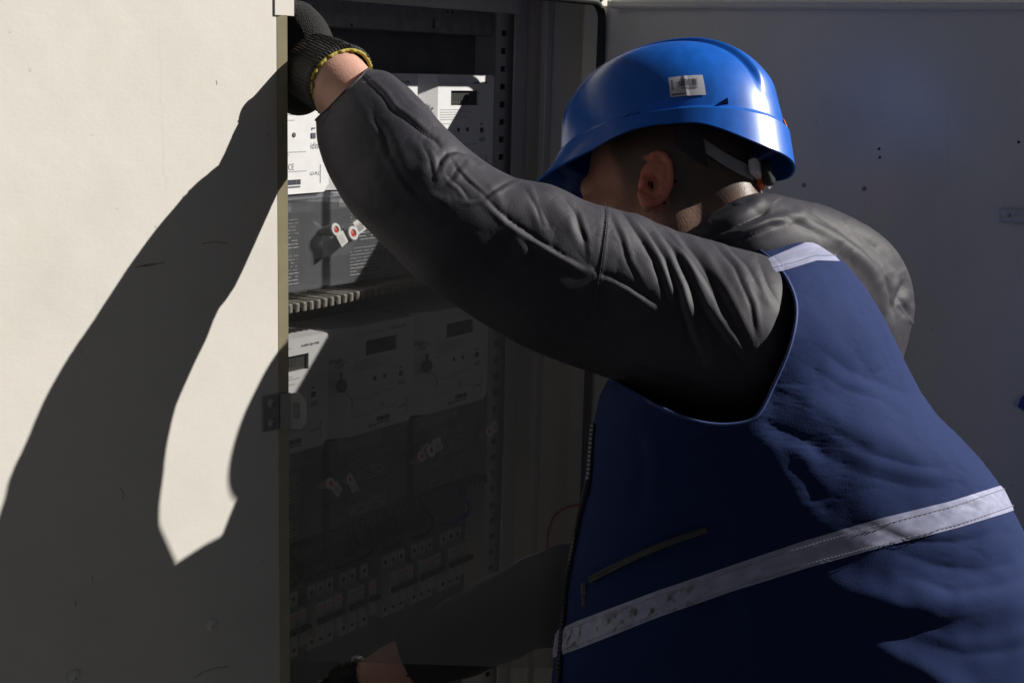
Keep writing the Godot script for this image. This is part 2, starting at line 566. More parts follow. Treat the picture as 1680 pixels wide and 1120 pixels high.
func nets(m: Mb, prims: Array, mn: Vector3, mx: Vector3, cell: float, x: Transform3D, colour: Callable) -> void:
	pbc = PackedVector3Array()
	pbr = PackedFloat32Array()
	for q in prims:
		if q[0] == 0:
			pbc.append((q[1] + q[2]) * 0.5)
			pbr.append((q[2] - q[1]).length() * 0.5 + maxf(q[3], q[4]) + q[5])
		else:
			pbc.append(q[1])
			pbr.append(maxf(q[2].x, maxf(q[2].y, q[2].z)) * (1.0 if q[0] == 1 else 1.6) + q[5])
	var nx := int((mx.x - mn.x) / cell) + 2
	var ny := int((mx.y - mn.y) / cell) + 2
	var nz := int((mx.z - mn.z) / cell) + 2
	var val := PackedFloat32Array()
	val.resize(nx * ny * nz)
	val.fill(1.0)
	var B := 5
	var reach := cell * B * 0.87 + cell * 1.5
	for bx in range(0, nx, B):
		for by in range(0, ny, B):
			for bz in range(0, nz, B):
				var c := mn + (Vector3(bx, by, bz) + Vector3.ONE * (B * 0.5 - 0.5)) * cell
				var dc := sdf(prims, c)
				var far := absf(dc) > reach * 1.25
				for i in range(bx, mini(bx + B, nx)):
					for j in range(by, mini(by + B, ny)):
						for k in range(bz, mini(bz + B, nz)):
							val[(i * ny + j) * nz + k] = dc if far else sdf(prims, mn + Vector3(i, j, k) * cell)
	var ids := {}
	var pos := PackedVector3Array()
	for i in nx - 1:
		for j in ny - 1:
			for k in nz - 1:
				var b := (i * ny + j) * nz + k
				var v := [val[b], val[b + 1], val[b + nz], val[b + nz + 1], val[b + ny * nz], val[b + ny * nz + 1], val[b + ny * nz + nz], val[b + ny * nz + nz + 1]]
				var neg := 0
				for w in v: neg += 1 if w < 0 else 0
				if neg == 0 or neg == 8: continue
				var sum := Vector3.ZERO
				var cnt := 0
				for e in [[0, 1], [2, 3], [4, 5], [6, 7], [0, 2], [1, 3], [4, 6], [5, 7], [0, 4], [1, 5], [2, 6], [3, 7]]:
					var a: float = v[e[0]]
					var d: float = v[e[1]]
					if (a < 0) == (d < 0): continue
					var t := a / (a - d)
					var p0 := Vector3(e[0] >> 2, (e[0] >> 1) & 1, e[0] & 1)
					var p1 := Vector3(e[1] >> 2, (e[1] >> 1) & 1, e[1] & 1)
					sum += p0.lerp(p1, t)
					cnt += 1
				ids[b] = pos.size()
				pos.append(mn + (Vector3(i, j, k) + sum / cnt) * cell)
	var nrm := PackedVector3Array()
	var cols := PackedColorArray()
	var h := cell * 0.5
	for p in pos:
		var g := Vector3(sdf(prims, p + Vector3(h, 0, 0)) - sdf(prims, p - Vector3(h, 0, 0)), sdf(prims, p + Vector3(0, h, 0)) - sdf(prims, p - Vector3(0, h, 0)), sdf(prims, p + Vector3(0, 0, h)) - sdf(prims, p - Vector3(0, 0, h)))
		nrm.append(g.normalized())
		cols.append(colour.call(p))
	var st := [ny * nz, nz, 1]
	for i in range(1, nx - 1):
		for j in range(1, ny - 1):
			for k in range(1, nz - 1):
				var b := (i * ny + j) * nz + k
				for ax in 3:
					var a0 := val[b] < 0
					if a0 == (val[b + st[ax]] < 0): continue
					var s1: int = st[(ax + 1) % 3]
					var s2: int = st[(ax + 2) % 3]
					var q := [b, b - s1, b - s1 - s2, b - s2]
					var r := []
					for w in q:
						if not ids.has(w): break
						r.append(ids[w])
					if r.size() < 4: continue
					var kk := (pos[r[1]] - pos[r[0]]).cross(pos[r[2]] - pos[r[0]])
					var o3 := [0, 1, 2, 0, 2, 3]
					if kk.dot(nrm[r[0]]) > 0: o3 = [0, 2, 1, 0, 3, 2]
					for w in o3:
						m.col = cols[r[w]]
						m.vert(x * pos[r[w]], x.basis * nrm[r[w]])
	m.col = Color(1, 1, 1)

# ------------------------------------------------------------------ scene
var sun_dir := Vector3(0.815, 0.55, -0.125).normalized()
func _ready() -> void:
	var cam := Camera3D.new()
	cam.name = "camera"
	cam.fov = rad_to_deg(2.0 * atan(560.0 / FPX))
	cam.near = 0.05; cam.far = 300.0
	cam.transform = Transform3D(Basis(Vector3.RIGHT, -PITCH) * Basis(Vector3.BACK, ROLL), eye)
	add_child(cam)
	cam.current = true
	var we := WorldEnvironment.new()
	we.name = "world_environment"
	var env := Environment.new()
	env.background_mode = Environment.BG_SKY
	var sm := ProceduralSkyMaterial.new()
	sm.sky_top_color = Color(0.42, 0.445, 0.49)
	sm.sky_horizon_color = Color(0.62, 0.62, 0.635)
	sm.ground_bottom_color = Color(0.12, 0.11, 0.10)
	sm.ground_horizon_color = Color(0.30, 0.29, 0.28)
	sm.sky_curve = 0.18
	sm.sun_angle_max = 0.0
	var sky := Sky.new()
	sky.sky_material = sm
	env.sky = sky
	env.background_energy_multiplier = 0.20
	env.tonemap_mode = Environment.TONE_MAPPER_LINEAR
	env.tonemap_exposure = 1.42
	env.sdfgi_enabled = true; env.ssao_enabled = true; env.ssil_enabled = true
	we.environment = env
	add_child(we)
	var sun := DirectionalLight3D.new()
	sun.name = "sun"
	sun.light_energy = 1.6
	sun.light_color = Color(1.0, 0.98, 0.945)
	sun.light_angular_distance = 0.5
	sun.shadow_enabled = true
	sun.transform = Transform3D(Basis.looking_at(-sun_dir, Vector3.UP), Vector3(4, 4, -1))
	add_child(sun)

	make_materials()
	build_ground()
	build_cabinet()
	build_meters()
	build_breakers()
	build_pane()
	build_person()
	build_helmet()

func build_ground() -> void:
	var m := Mb.new()
	m.quad(Vector3(-60, 0, -60), Vector3(60, 0, -60), Vector3(60, 0, 60), Vector3(-60, 0, 60), Vector3.UP)
	var o := part("ground", m, K.ground, self)
	o.set_meta("kind", "structure")

# ------------------------------------------------------------------ cabinet
const DOOR_PSI := -0.803   # left leaf, a few degrees ajar
func rivet(parent: Node, p: Vector3, n: Vector3, r: float, material: Material, called := "rivet") -> void:
	var m := Mb.new()
	m.lathe(p, n, [Vector2(r, -0.002), Vector2(r, r * 0.12), Vector2(r * 0.85, r * 0.38), Vector2(r * 0.5, r * 0.55), Vector2(r * 0.22, r * 0.6), Vector2(r * 0.2, r * 0.35), Vector2(0, r * 0.35)], 16)
	part(called, m, material, parent)

func build_cabinet() -> void:
	var x := Transform3D(cab_basis(), co)
	var c := thing("electrical_cabinet", "beige sheet steel metering cabinet with one leaf standing wide open", "cabinet", x)
	var top := 1.604 + YO
	var y0 := 0.12
	var sr := 0.445     # right wall
	var sl := -1.02
	var tf := 0.13
	var tb := -0.105
	var m := Mb.new()
	m.box(Vector3(sl, y0, tb - 0.012), Vector3(sr, top + 0.05, tb), 0.0)
	part("back_wall", m, K.plate, c)
	m = Mb.new()
	m.box(Vector3(sr, y0, tb), Vector3(sr + 0.012, top + 0.05, tf), 0.001)
	part("side_wall", m, K.inside, c)
	m = Mb.new()
	m.box(Vector3(sl - 0.012, y0, tb), Vector3(sl, top + 0.05, tf), 0.001)
	part("side_wall", m, K.inside, c)
	m = Mb.new()
	m.box(Vector3(sl - 0.02, top + 0.05, tb - 0.02), Vector3(sr + 0.02, top + 0.075, tf + 0.012), 0.003)
	part("roof", m, K.paint, c)
	m = Mb.new()
	m.box(Vector3(sl, y0 - 0.02, tb), Vector3(sr, y0, tf), 0.001)
	part("floor_plate", m, K.inside, c)
	m = Mb.new()
	m.box(Vector3(sl - 0.01, 0.0, tb - 0.01), Vector3(sr + 0.01, y0 - 0.021, tf - 0.02), 0.002)
	part("plinth", m, K.galv, c)
	# upright front frame on the right with an inward fold, header above
	m = Mb.new()
	m.box(Vector3(0.402, y0 + 0.001, tf - 0.002), Vector3(sr - 0.001, top + 0.049, tf), 0.0008)
	m.box(Vector3(0.402, y0 + 0.001, tf - 0.032), Vector3(0.404, top + 0.049, tf - 0.0025), 0.0005)
	part("front_frame", m, K.inside, c)
	m = Mb.new()
	m.box(Vector3(-0.30, top + 0.002, tf - 0.002), Vector3(0.401, top + 0.049, tf), 0.0008)
	m.box(Vector3(-0.30, top + 0.002, tf - 0.040), Vector3(0.401, top + 0.004, tf - 0.0025), 0.0005)
	part("header", m, K.inside, c)
	# inner corner post behind the frame
	m = Mb.new()
	m.box(Vector3(0.425, y0 + 0.001, 0.0), Vector3(0.444, top + 0.049, 0.012), 0.001)
	m.box(Vector3(0.408, y0 + 0.001, -0.044), Vector3(0.444, top + 0.02, -0.040), 0.001)
	part("corner_post", m, K.inside, c)
	# perforated upright: real square holes
	m = Mb.new()
	var ra := 0.385
	var rb := 0.437
	var zz := -0.062
	var ha := 0.400
	var hb := 0.4145
	m.box(Vector3(ra, y0 + 0.002, zz - 0.003), Vector3(ha, top, zz), 0.0)
	m.box(Vector3(hb, y0 + 0.002, zz - 0.003), Vector3(rb, top, zz), 0.0)
	var hy := 1.555 + YO
	var yt := top
	while hy > 0.2:
		m.box(Vector3(ha, hy + 0.005, zz - 0.003), Vector3(hb, yt, zz), 0.0)
		yt = hy - 0.005
		hy -= 0.0292
	m.box(Vector3(ra, y0 + 0.002, zz - 0.05), Vector3(ra + 0.002, top, zz - 0.0031), 0.0)
	part("perforated_rail", m, K.inside, c)
	# cross rails below the roof
	m = Mb.new()
	m.box(Vector3(-1.0, 1.548 + YO, -0.095), Vector3(0.36, 1.60 + YO, -0.05), 0.002)
	part("cross_rail", m, K.galv, c)
	m = Mb.new()
	m.box(Vector3(-1.0, 1.585 + YO, -0.03), Vector3(0.40, 1.592 + YO + 0.02, -0.022), 0.002)
	part("cross_rail", m, K.inside, c)
	m = Mb.new()
	m.box(Vector3(0.205, 1.556 + YO, -0.05), Vector3(0.215, 1.569 + YO, -0.044), 0.001)
	part("rail_clip", m, K.steel, c)
	for q in [Vector3(-0.06, 1.575, -0.05), Vector3(-0.11, 1.556, -0.05), Vector3(0.02, 1.553, -0.05), Vector3(0.24, 1.582, -0.0495), Vector3(0.252, 1.582, -0.0495)]:
		rivet(c, q + Vector3(0, YO, 0), Vector3.BACK, 0.0022, K.black, "screw")
	# door gasket round the right hand opening, with a metal edge along the top
	var path := []
	var rr := 0.03
	for i in 12: path.append(Vector3(0.397, lerpf(y0 + 0.03, top - rr, i / 11.0), tf + 0.006))
	for i in range(1, 9):
		var a := PI * 0.5 * i / 8.0
		path.append(Vector3(0.397 - rr + rr * cos(a), top - rr + rr * sin(a), tf + 0.006))
	for i in range(1, 12): path.append(Vector3(lerpf(0.397 - rr, -0.29, i / 11.0), top, tf + 0.006))
	m = Mb.new()
	m.tube(path, 0.0065, 10)
	part("door_gasket", m, K.rubber, c)
	m = Mb.new()
	var edge := []
	for i in path.size():
		if i >= 16: edge.append(path[i] + Vector3(0.003, 0.0075, 0.004))
	m.tube(edge, 0.0038, 8)
	part("rain_edge", m, K.rim, c)
	for yy in [1.482, 1.455]:
		m = Mb.new()
		var q := Vector3(0.412, yy + YO - 0.03, tf)
		m.lathe(q, Vector3.BACK, [Vector2(0.0, 0.0), Vector2(0.0085, 0.0), Vector2(0.0085, 0.0015), Vector2(0.006, 0.0016), Vector2(0.006, 0.006), Vector2(0.0045, 0.0066), Vector2(0.003, 0.0066), Vector2(0.0028, 0.004), Vector2(0, 0.004)], 6 if yy > 1.46 else 18)
		part("bolt", m, K.steel, c)
	build_left_leaf(c, x)
	build_right_leaf(c, x)
	# flexible wiring duct and loose wires are things of their own
	build_ducts()

func build_left_leaf(c: Node3D, x: Transform3D) -> void:
	var hinge := cab(-1.0, 0, 0.14)
	var dd := Vector3(cos(DOOR_PSI), 0, sin(DOOR_PSI))
	var dn := Vector3(-sin(DOOR_PSI), 0, cos(DOOR_PSI))
	var inv := Transform3D(Basis(dd, Vector3.UP, dn), hinge).affine_inverse()
	var L: float = (inv * on_plane(456, 500, hinge, dn)).x
	var m := Mb.new()
	var y1 := 1.60 + YO + 0.05
	m.box(Vector3(0.0, 0.10, -0.0016), Vector3(L, y1, 0.0), 0.0006)
	m.box(Vector3(0.0, y1 - 0.0016, -0.022), Vector3(L, y1 + 0.0005, -0.0017), 0.0003)
	var leaf := part("door", m, K.paint, c)
	leaf.transform = x.affine_inverse() * Transform3D(Basis(dd, Vector3.UP, dn), hinge)
	leaf.set_meta("label", "beige outer face of the nearly closed leaf, striped by an arm's shadow")
	# angled edge lip
	var la := 0.27     # turns towards the viewer
	var ld := Vector3(cos(la), 0, sin(la))
	var ytop: float = (inv * on_plane(456, 24, hinge, dn)).y
	m = Mb.new()
	var a := Vector3(L, 0.10, 0)
	var w := 0.0122
	var ln := Vector3(-sin(la), 0, cos(la))
	m.prism([a + Vector3(0.0004, 0, 0), a + ld * w, a + ld * w - ln * 0.0016, a + Vector3(0.0004, 0, -0.0016)], Vector3(0, ytop - 0.10, 0))
	part("edge_lip", m, K.lip, leaf)
	m = Mb.new()
	m.box(Vector3(L - 0.004, ytop - 0.001, 0.0004), Vector3(L + 0.0225, y1 + 0.001, 0.0018), 0.0006)
	part("corner_cap", m, K.paint, leaf)
	# rivets
	for q in [[345, 1025], [120, 1110]]:
		rivet(leaf, inv * on_plane(q[0], q[1], hinge, dn), Vector3.BACK, 0.0085, K.paint)
	# scratches and nicks in the paint
	for q in [[222, 438, 245, 433, 270, 431], [226, 437, 240, 436, 255, 434], [318, 1112, 335, 1101, 356, 1095, 376, 1093], [196, 800, 203, 810, 201, 818], [123, 985, 124, 992, 123, 994], [354, 132, 356, 136, 355, 139], [330, 400, 352, 396, 371, 399], [150, 945, 152, 950, 151, 953]]:
		var sp := []
		for i in range(0, q.size(), 2): sp.append(inv * on_plane(q[i], q[i + 1], hinge, dn) + Vector3(0, 0, -0.0001))
		var sc := Mb.new()
		sc.tube(sp, 0.0005, 5)
		part("scratch", sc, K.scratch, leaf)
	# staple plate with an oval eye
	var hs := Node3D.new()
	var p0: Vector3 = inv * on_plane(429, 709, hinge, dn)
	var p1: Vector3 = inv * on_plane(429, 650, hinge, dn)
	var yb := p0.y
	var yu := p1.y
	m = Mb.new()
	m.box(Vector3(p0.x, yb, 0.0003), Vector3(L - 0.0005, yu, 0.0022), 0.0006)
	var b0 := Vector3(L, yb, 0.0022)
	var b1 := b0 + ld * (w + 0.001)
	m.prism([b0, b1, b1 + ln * 0.0016, b0 + ln * 0.0016], Vector3(0, yu - yb, 0))
	hs.free()
	var hasp := part("staple_plate", m, K.staple, leaf)
	m = Mb.new()
	var ta := 0.95
	var td := Vector3(cos(ta), 0, sin(ta))
	var tn := Vector3(-sin(ta), 0, cos(ta))
	var outer := []
	var inner := []
	var ho := yu - yb
	var wo := 0.0195
	var ol := [Vector2(0, 0), Vector2(wo * 0.62, 0), Vector2(wo, ho * 0.2), Vector2(wo, ho * 0.8), Vector2(wo * 0.62, ho), Vector2(0, ho)]
	var oc := Vector2(wo * 0.40, ho * 0.5)
	for i in 48:
		var an := TAU * i / 48.0
		var dirv := Vector2(cos(an), sin(an))
		var best := 1.0
		for k in 6:
			var hit = Geometry2D.segment_intersects_segment(oc, oc + dirv, ol[k], ol[(k + 1) % 6])
			if hit != null: best = minf(best, (hit - oc).length())
		var po := oc + dirv * best
		var sy := ho * 0.16
		var sr := wo * 0.2
		var pi := oc + Vector2(sr * cos(an), sy * signf(sin(an)) * (1.0 if absf(sin(an)) > 0.05 else 0.0) + sr * sin(an))
		outer.append(b1 + td * po.x + Vector3(0, po.y, 0))
		inner.append(b1 + td * pi.x + Vector3(0, pi.y, 0))
	m.ring_plate(outer, inner, tn * 0.0018)
	part("eye_tab", m, K.staple, hasp)
	for yy in [0.22, 0.78]:
		rivet(hasp, Vector3(lerpf(p0.x, L, 0.52), lerpf(yb, yu, yy), 0.0022), Vector3.BACK, 0.0058, K.staple)

func build_right_leaf(c: Node3D, x: Transform3D) -> void:
	var ps := deg_to_rad(29.0)
	var dd := Vector3(cos(ps), 0, sin(ps))
	var dn := Vector3(-sin(ps), 0, cos(ps))
	var hinge := cab(0.405, 0, 0.152)
	var tx := Transform3D(Basis(dd, Vector3.UP, dn), hinge)
	var inv := tx.affine_inverse()
	var W := 0.700
	var y1 := 1.607 + YO
	var m := Mb.new()
	m.box(Vector3(-0.012, 0.12, -0.002), Vector3(W, y1, 0.0), 0.0006)
	m.box(Vector3(-0.012, 0.12, -0.05), Vector3(-0.010, y1, -0.0021), 0.0006)
	var leaf := part("door", m, K.paint_in, c)
	leaf.transform = x.affine_inverse() * tx
	leaf.set_meta("label", "inner face of the wide open leaf in shade")
	var yf: float = (inv * on_plane(1400, 16, hinge, dn)).y
	m = Mb.new()
	m.box(Vector3(0.0, yf, 0.0004), Vector3(W - 0.001, y1, 0.020), 0.003)
	part("edge_fold", m, K.paint_in, leaf)
	m = Mb.new()
	m.box(Vector3(W - 0.004, 0.12, 0.0004), Vector3(W, yf - 0.001, 0.020), 0.0015)
	part("edge_fold", m, K.paint_in, leaf)
	for q in [[1319, 303, 0.0036], [1418, 309, 0.0036]]:
		rivet(leaf, inv * on_plane(q[0], q[1], hinge, dn), Vector3.BACK, q[2], K.steel, "screw")
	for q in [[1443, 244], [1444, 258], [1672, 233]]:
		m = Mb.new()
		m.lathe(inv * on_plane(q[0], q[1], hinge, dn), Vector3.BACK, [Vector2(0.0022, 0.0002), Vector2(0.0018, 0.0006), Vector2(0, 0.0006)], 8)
		part("painted_hole", m, K.black, leaf)  # black disc on the sheet, shade inside the hole put into its colour
	# flat locking bar, its end in view
	var b0: Vector3 = inv * on_plane(1640, 363, hinge, dn)
	var b1: Vector3 = inv * on_plane(1640, 340, hinge, dn)
	m = Mb.new()
	m.box(Vector3(b0.x, b0.y, 0.004), Vector3(W - 0.006, b1.y, 0.009), 0.002)
	m.box(Vector3(W - 0.02, b0.y + 0.004, 0.0), Vector3(W - 0.009, b1.y - 0.004, 0.004), 0.0)
	var bar := part("locking_bar", m, K.bar, leaf)
	rivet(bar, Vector3(b0.x + 0.014, (b0.y + b1.y) * 0.5, 0.009), Vector3.BACK, 0.003, K.steel)
	# small foil pouch with a blue print hanging at the free edge
	var s := tx * (inv * on_plane(1682, 660, hinge, dn))
	var px := Transform3D(tx.basis, s + dn * 0.004)
	var po := thing("label_pouch", "small clear pouch with a blue card at the shaded leaf's free edge", "pouch", px)
	m = Mb.new()
	m.prism([Vector3(-0.0155, -0.002, 0), Vector3(-0.0125, -0.0065, 0), Vector3(0.004, -0.014, 0), Vector3(0.0045, 0.016, 0), Vector3(0.0, 0.0145, 0)], Vector3(0, 0, 0.0012))
	part("pouch", m, K.foil, po)
	m = Mb.new()
	m.prism([Vector3(-0.0085, -0.006, 0.0014), Vector3(0.004, -0.0125, 0.0014), Vector3(0.004, 0.0135, 0.0014), Vector3(-0.004, 0.009, 0.0014)], Vector3(0, 0, 0.0004))
	part("card", m, mat(lin(0.03, 0.06, 0.30), 0.5), po)

func build_ducts() -> void:
	# slotted wiring duct: fingers standing out of a base strip
	for row in 2:
		var yy := (1.176 if row == 0 else 0.822) + YO
		var o := thing("wiring_duct", ["pale slotted wiring duct under the upper meters", "dark slotted wiring duct above the circuit breakers"][row], "cable duct", Transform3D(cab_basis(), cab(0, yy, 0)), "slotted wiring ducts")
		var m := Mb.new()
		m.box(Vector3(-0.32, -0.004, -0.10), Vector3(0.33, 0.004, -0.06), 0.001)
		part("base", m, K.duct if row == 0 else K.terminal, o)
		var fm := Mb.new()
		fm.box(Vector3(-0.0045, -0.004, -0.06), Vector3(0.0045, 0.004, 0.0), 0.0015)
		fm.box(Vector3(-0.0045, -0.009, -0.002), Vector3(0.0045, 0.004, 0.002), 0.0015)
		var mesh := fm.commit()
		for i in 48:
			var f := part("finger", mesh, K.duct if row == 0 else K.terminal, o)
			var s := -0.30 + i * 0.0128
			f.position = Vector3(s, 0.006 * sin(s * 9.0), 0.012 * sin(s * 7.0 + 1.4) if row == 0 else 0.0)
			f.rotation = Vector3(0.05 * sin(i * 1.7), 0.25 + 0.06 * sin(i * 2.3), 0)
	# wires dropping into the breakers
	var k := 0
	for q in [[-0.135, 0], [-0.075, 1], [-0.005, 0], [0.035, 0], [0.10, 1], [0.17, 0], [0.262, 2]]:
		var m := Mb.new()
		var ps := []
		for i in 14:
			var t := i / 13.0
			ps.append(cab(q[0] + 0.006 * sin(t * PI + k), lerpf(0.815, 0.735, t) + YO, -0.045 + 0.045 * sin(t * PI) - 0.012 * t))
		m.tube(ps, 0.0032, 8)
		var lab: String = ["thin dark wire into the breaker behind the leaf edge", "dark blue wire into the second three-pole breaker", "thin dark wire into the two-pole breaker", "thin dark wire into the narrow single-pole breaker", "dark blue wire into the three-pole breaker past the narrow one", "thin dark wire into the three-pole breaker between two others", "bright blue wire above the last breaker by the perforated rail"][k]
		solo("wire", m, [K.black, mat(lin(0.015, 0.02, 0.08), 0.4), K.wire_blue][q[1]], lab, "wire", "wires into the breakers")
		k += 1
	# reddish wire loop by the vest's zip
	var wps := []
	var wk := [[898, 905, 2.16], [900, 872, 2.16], [910, 846, 2.15], [930, 832, 2.14], [955, 828, 2.13], [985, 835, 2.13]]
	for i in 31:
		var j := mini(i / 6, 4)
		var v := []
		for c in 3: v.append(cat(wk[maxi(j - 1, 0)][c], wk[j][c], wk[j + 1][c], wk[mini(j + 2, 5)][c], i / 6.0 - j))
		wps.append(at(v[0], v[1], v[2]))
	var wm := Mb.new()
	wm.tube(wps, 0.0022, 8)
	solo("wire", wm, K.wire_red, "thin reddish wire curving out beside the vest zip", "wire")

# ------------------------------------------------------------------ meters
func text(s: String, size: float, parent: Node, p: Vector3, material: Material, bold := false, turn := 0.0) -> void:
	var t := TextMesh.new()
	var f := SystemFont.new()
	f.font_names = PackedStringArray(["Droid Sans"])
	if bold: f.font_weight = 700
	t.font = f
	t.text = s
	t.font_size = 32
	t.pixel_size = size / 32.0
	t.depth = 0.0003
	t.horizontal_alignment = HORIZONTAL_ALIGNMENT_LEFT
	t.curve_step = 2.0
	var o := part("lettering", t, material, parent)
	o.position = p
	o.rotation = Vector3(0, turn, 0)

func build_meters() -> void:
	var W := 0.183
	var H := 0.163
	# shared meshes
	var body := Mb.new()
	# behind the face plate: side ribs come from a stepped outline
	var prof := [Vector3(0.003, 0, -0.021), Vector3(0.041, 0, -0.0045), Vector3(W - 0.003, 0, -0.0045), Vector3(W - 0.002, 0, -0.092), Vector3(0.003, 0, -0.092)]
	body.prism(prof, Vector3(0, H, 0))
	for i in 7:
		var z := -0.03 - i * 0.008
		body.box(Vector3(0.0005, 0.004, z - 0.0025), Vector3(0.0031, H - 0.004, z + 0.0025), 0.0008)
		body.box(Vector3(W - 0.0021, 0.004, z - 0.0025), Vector3(W, H - 0.004, z + 0.0025), 0.0008)
	var body_mesh := body.commit()
	var face := Mb.new()
	var zt := 0.0
	var dx0 := 0.073
	var dx1 := 0.143
	var dy0 := 0.1165
	var dy1 := 0.139
	var zb := -0.0044
	var xs := [0.041, dx0, dx1, W]
	var cut := 0.011
	# face plate in four pieces round the display opening, lower right corner cut
	face.prism([Vector3(0.041, 0, zb), Vector3(W - cut, 0, zb), Vector3(W, cut, zb), Vector3(W, dy0, zb), Vector3(0.041, dy0, zb)], Vector3(0, 0, zt - zb))
	face.prism([Vector3(0.041, dy0, zb), Vector3(dx0, dy0, zb), Vector3(dx0, dy1, zb), Vector3(0.041, dy1, zb)], Vector3(0, 0, zt - zb))
	face.prism([Vector3(dx1, dy0, zb), Vector3(W, dy0, zb), Vector3(W, dy1, zb), Vector3(dx1, dy1, zb)], Vector3(0, 0, zt - zb))
	face.prism([Vector3(0.041, dy1, zb), Vector3(W, dy1, zb), Vector3(W, H - 0.004, zb), Vector3(W - 0.004, H, zb), Vector3(0.041, H, zb)], Vector3(0, 0, zt - zb))
	var face_mesh := face.commit()
	var wing := Mb.new()
	wing.prism([Vector3(0.0408, 0, 0), Vector3(0.0408, 0, -0.004), Vector3(0.0, 0, -0.0215), Vector3(0.0, 0, -0.0175)], Vector3(0, H, 0))
	var wing_mesh := wing.commit()
	var lcd := Mb.new()
	lcd.quad(Vector3(dx0, dy0, zb + 0.0002), Vector3(dx1, dy0, zb + 0.0002), Vector3(dx1, dy1, zb + 0.0002), Vector3(dx0, dy1, zb + 0.0002), Vector3.BACK)
	lcd.box(Vector3(dx0 + 0.003, dy0 + 0.0025, zb + 0.0003), Vector3(dx1 - 0.018, dy0 + 0.0032, zb + 0.0018), 0.0)
	var lcd_mesh := lcd.commit()
	var seg := Mb.new()
	for i in 8:
		for k in 2:
			seg.box(Vector3(dx0 + 0.006 + i * 0.0058, dy0 + 0.006 + k * 0.006, zb + 0.0003), Vector3(dx0 + 0.0066 + i * 0.0058, dy0 + 0.0115 + k * 0.006, zb + 0.0006), 0.0)
	var seg_mesh := seg.commit()
	var btn := Mb.new()
	for q in [[dx0 + 0.0198, 0.0795], [dx0 + 0.0423, 0.0795]]:
		btn.lathe(Vector3(q[0], q[1], 0), Vector3.BACK, [Vector2(0.0034, -0.001), Vector2(0.0034, 0.0006), Vector2(0.0026, 0.0010), Vector2(0.0, 0.0010)], 14)
	var btn_mesh := btn.commit()
	var opt := Mb.new()
	opt.box(Vector3(0.1475, 0.074, 0.0001), Vector3(0.1565, 0.0815, 0.0012), 0.002)
	opt.box(Vector3(0.149, 0.087, 0.0001), Vector3(0.156, 0.0885, 0.0005), 0.0)
	opt.box(Vector3(0.149, 0.085, 0.0001), Vector3(0.1505, 0.0875, 0.0005), 0.0)
	var opt_mesh := opt.commit()
	# fine print: barcode and rows of small type
	var pr := Mb.new()
	var r := RandomNumberGenerator.new()
	r.seed = 404
	var bx := 0.098
	while bx < 0.128:
		var w := r.randf_range(0.0004, 0.0012)
		pr.box(Vector3(bx, 0.0125, 0.0001), Vector3(bx + w, 0.0195, 0.0004), 0.0)
		bx += w + r.randf_range(0.0004, 0.0010)
	for i in 9:
		pr.box(Vector3(0.099 + i * 0.0032, 0.0085, 0.0001), Vector3(0.1012 + i * 0.0032, 0.0108, 0.0004), 0.0)
	var pr_mesh := pr.commit()
	pr = Mb.new()
	for i in 8:
		pr.box(Vector3(0.1655, 0.013 + i * 0.0032, 0.0001), Vector3(0.1668, 0.0152 + i * 0.0032, 0.0004), 0.0)
	var side_mesh := pr.commit()
	var fine := Mb.new()
	for row in 12:
		var yy: float = [0.1095, 0.1058, 0.1021, 0.0984, 0.0947, 0.0560, 0.0525, 0.0490, 0.0300, 0.0268, 0.1495, 0.0885][row]
		var px := 0.047 if row < 5 or row > 9 else 0.046 + 0.02 * (row % 3)
		var end: float = px + [0.062, 0.075, 0.05, 0.07, 0.045, 0.05, 0.06, 0.03, 0.05, 0.03, 0.06, 0.022][row]
		while px < end:
			var w := r.randf_range(0.001, 0.0045)
			fine.box(Vector3(px, yy, 0.0001), Vector3(px + w, yy + 0.0012, 0.0003), 0.0)
			px += w + 0.0009
	var fine_mesh := fine.commit()
	# terminal block and its clear cover
	var tblock := Mb.new()
	tblock.box(Vector3(0.006, -0.104, -0.09), Vector3(W - 0.006, -0.0005, -0.045), 0.003)
	tblock.box(Vector3(0.01, -0.03, -0.046), Vector3(W - 0.01, -0.006, -0.016), 0.002)
	for i in 8:
		tblock.lathe(Vector3(0.022 + i * 0.0195, -0.062, -0.0449), Vector3.BACK, [Vector2(0.006, 0.0), Vector2(0.006, 0.003), Vector2(0.004, 0.003), Vector2(0.003, 0.001), Vector2(0, 0.001)], 12)
	var tblock_mesh := tblock.commit()
	var strip := Mb.new()
	strip.box(Vector3(0.03, -0.026, -0.0159), Vector3(0.125, -0.004, -0.0148), 0.0)
	var strip_mesh := strip.commit()
	var cov := Mb.new()
	cov.box(Vector3(0.004, -0.134, -0.0085), Vector3(W - 0.006, -0.0015, -0.0065), 0.0008)
	cov.box(Vector3(0.002, -0.134, -0.085), Vector3(0.0038, -0.0015, -0.0065), 0.0006)
	cov.box(Vector3(W - 0.0058, -0.134, -0.085), Vector3(W - 0.004, -0.0015, -0.0065), 0.0006)
	cov.box(Vector3(0.004, -0.1358, -0.085), Vector3(W - 0.006, -0.1342, -0.0065), 0.0006)
	cov.box(Vector3(0.004, -0.0085, -0.0064), Vector3(W - 0.006, -0.0025, -0.003), 0.001)
	var cov_mesh := cov.commit()
	var dia := Mb.new()
	for k in 2:
		for row in 9:
			var yy := -0.036 - k * 0.05 - row * 0.0048
			var px := 0.045
			while px < 0.128:
				var w := r.randf_range(0.003, 0.012) if row > 4 else r.randf_range(0.0008, 0.003)
				if r.randf() < 0.82: dia.box(Vector3(px, yy, -0.0063), Vector3(minf(px + w, 0.13), yy + 0.0009, -0.0061), 0.0)
				px += w + 0.0016
	var dia_mesh := dia.commit()
